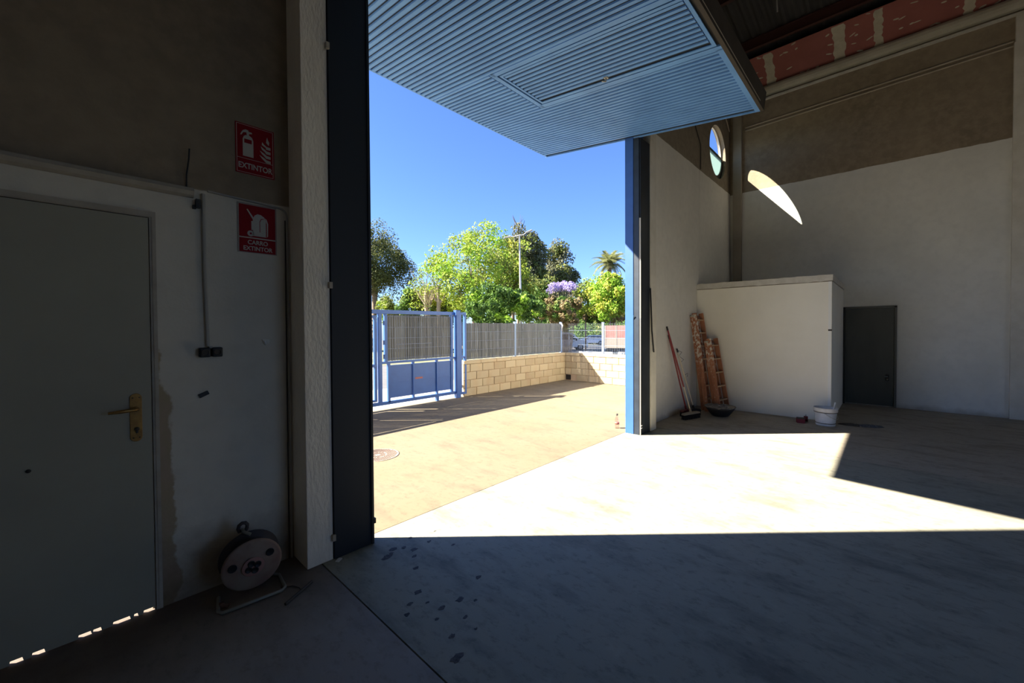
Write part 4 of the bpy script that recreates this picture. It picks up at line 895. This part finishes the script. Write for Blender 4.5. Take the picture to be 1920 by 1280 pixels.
# ------------------------------------------------------------------ cars
M_carw=mat('white_car_paint',(.74,.77,.84),.3); M_glass=mat('car_glass',(.05,.06,.08),.08); M_tyre=mat('tyre',(.02,.02,.02),.8); M_hub=mat('hub',(.35,.35,.37),.4,.6); M_trim=mat('car_trim',(.03,.03,.035),.6)
def car(label,loc,rz,prof,sidewin,wheels,wscr,Lw=1.76,sc=1):
    t=thing('car',label,'car',loc,rz); t.scale=(sc,sc,sc); b=MB(); n=len(prof); hw=Lw/2
    ins=lambda z: hw-max(0,z-.95)*.24
    vs=[(x,-ins(z),z) for x,z in prof]+[(x,ins(z),z) for x,z in prof]
    b.add(vs,[tuple(range(n)),tuple(range(n,2*n))]+[(i,(i+1)%n,n+(i+1)%n,n+i) for i in range(n)]); b.build('body',M_carw,t,bevel=.05)
    for s in (-1,1):
        for wdw in sidewin:
            v0=[(x,s*(ins(z)+.012),z) for x,z in wdw]; m_=len(wdw); v1=[(x,s*(ins(z)-.02),z) for x,z in wdw]
            MB().add(v0+v1,[tuple(range(m_)),tuple(range(m_,2*m_))]+[(i,(i+1)%m_,m_+(i+1)%m_,m_+i) for i in range(m_)]).build('side_window',M_glass,t)
        for x in (-.28,.62): MB().box(x-.09,x+.09,s*(hw+.002)-.015,s*(hw+.002)+.015,.86,.89).build('door_handle',M_trim,t)
        MB().box(wscr[0]-.42,wscr[0]-.22,s*(hw+.10)-.08,s*(hw+.10)+.06,.98,1.12).build('wing_mirror',M_trim,t,bevel=.02)
        for x in wheels:
            T_=Matrix.Translation((x,s*(hw-.09),.31))@Matrix.Rotation(PI/2,4,'X')
            q=MB().lathe([(.0001,-.10),(.25,-.10),(.31,-.08),(.31,.08),(.25,.10),(.0001,.10)],28,T_).build('wheel',M_tyre,t)
            MB().lathe([(.0001,-.105),(.17,-.112),(.19,-.10),(.19,.10),(.17,.112),(.0001,.105)],20,T_).build('hubcap',M_hub,q)
            MB().lathe([(.36,-.098),(.33,-.102),(.33,.0)],24,T_).build('wheel_arch',M_trim,t)
    (x0,z0,x1,z1)=(wscr[0],wscr[1],wscr[2],wscr[3]); d=.012
    MB().add([(x0+d,-ins(z0)+.08,z0+d),(x0+d,ins(z0)-.08,z0+d),(x1+d,ins(z1)-.06,z1+d),(x1+d,-ins(z1)+.06,z1+d),(x0-d,-ins(z0)+.08,z0-d),(x0-d,ins(z0)-.08,z0-d),(x1-d,ins(z1)-.06,z1-d),(x1-d,-ins(z1)+.06,z1-d)],[(0,1,2,3),(7,6,5,4),(0,4,5,1),(1,5,6,2),(2,6,7,3),(3,7,4,0)]).build('windscreen',M_glass,t)
    for s in (-1,1): MB().box(prof[-1][0]-.10 if False else wheels[1]+.62,wheels[1]+.70,s*.62-.16,s*.62+.16,.62,.76).build('headlight',M_hub,t,bevel=.02)
    MB().box(wheels[1]+.68,wheels[1]+.74,-.7,.7,.28,.46).build('bumper',M_trim,t,bevel=.02)
    return t
van=[(-2.1,.30),(-2.15,.9),(-2.10,1.35),(-1.95,1.76),(-1.6,1.82),(.2,1.80),(.55,1.72),(1.20,1.12),(1.95,.92),(2.1,.72),(2.12,.32)]
vw=[[(-1.85,1.08),(-1.80,1.60),(-.75,1.62),(-.75,1.08)],[(-.65,1.08),(-.65,1.62),(.10,1.62),(.12,1.08)],[(.20,1.08),(.18,1.62),(.45,1.60),(1.02,1.10)]]
p=at(1062,657,36); 
car('white van parked in the street at the end of the reed fence',(p.x,p.y,gz(p.x,p.y)-.02),YAW*-1+.0,van,vw,(-1.35,1.30),(1.19,1.13,.56,1.72),sc=.86)
est=[(-2.15,.30),(-2.2,.85),(-2.1,1.10),(-1.75,1.46),(-1.2,1.52),(.2,1.50),(.55,1.42),(1.10,1.02),(1.95,.84),(2.12,.66),(2.15,.32)]
ew=[[(-1.85,1.02),(-1.65,1.36),(-.7,1.42),(-.7,1.02)],[(-.62,1.02),(-.62,1.42),(.2,1.42),(.25,1.02)],[(.32,1.02),(.28,1.41),(.50,1.38),(.95,1.03)]]
p=at(1108,650,52)
car('white estate car parked farther off, between the van and the fence post',(p.x,p.y,gz(p.x,p.y)+.05),-YAW+PI,est,ew,(-1.35,1.35),(1.09,1.03,.56,1.42),sc=.80)
# skip behind the side fence
p=at(1160,652,25); M_skr=mat('faded_red_panel',(.30,.13,.11),.8,col2=(.36,.20,.165),nscale=1.5); M_skc=mat('cream_panel',(.34,.29,.235),.8,col2=(.30,.255,.21),nscale=2)
t=thing('waste_container','faded red and cream container behind the mesh fence at the blue jamb','container',(p.x,p.y,gz(p.x,p.y)),-YAW)
zb=at(1160,651,25).z-t.location.z; t.rotation_euler.z=-YAW-.34; zt=at(1160,610,25).z-t.location.z
MB().box(-.75,2.2,-.9,.9,zb,zb+(zt-zb)*.45).build('lower_panel',M_skc,t); MB().box(-.75,2.2,-.9,.9,zb+(zt-zb)*.45,zt).build('upper_panel',M_skr,t)
for x in (-.75,-.1,.6,1.3,2.0): MB().box(x,x+.07,-.908,-.90,zb,zt).build('rib',M_skc,t)
MB().box(-.6,2.2,-.8,.8,zb-.12,zb).build('underframe',M_trim,t)
for x in (-.3,1.6):
    MB().box(x,x+.2,-.75,.75,0,zb-.12).build('skid',M_trim,t)
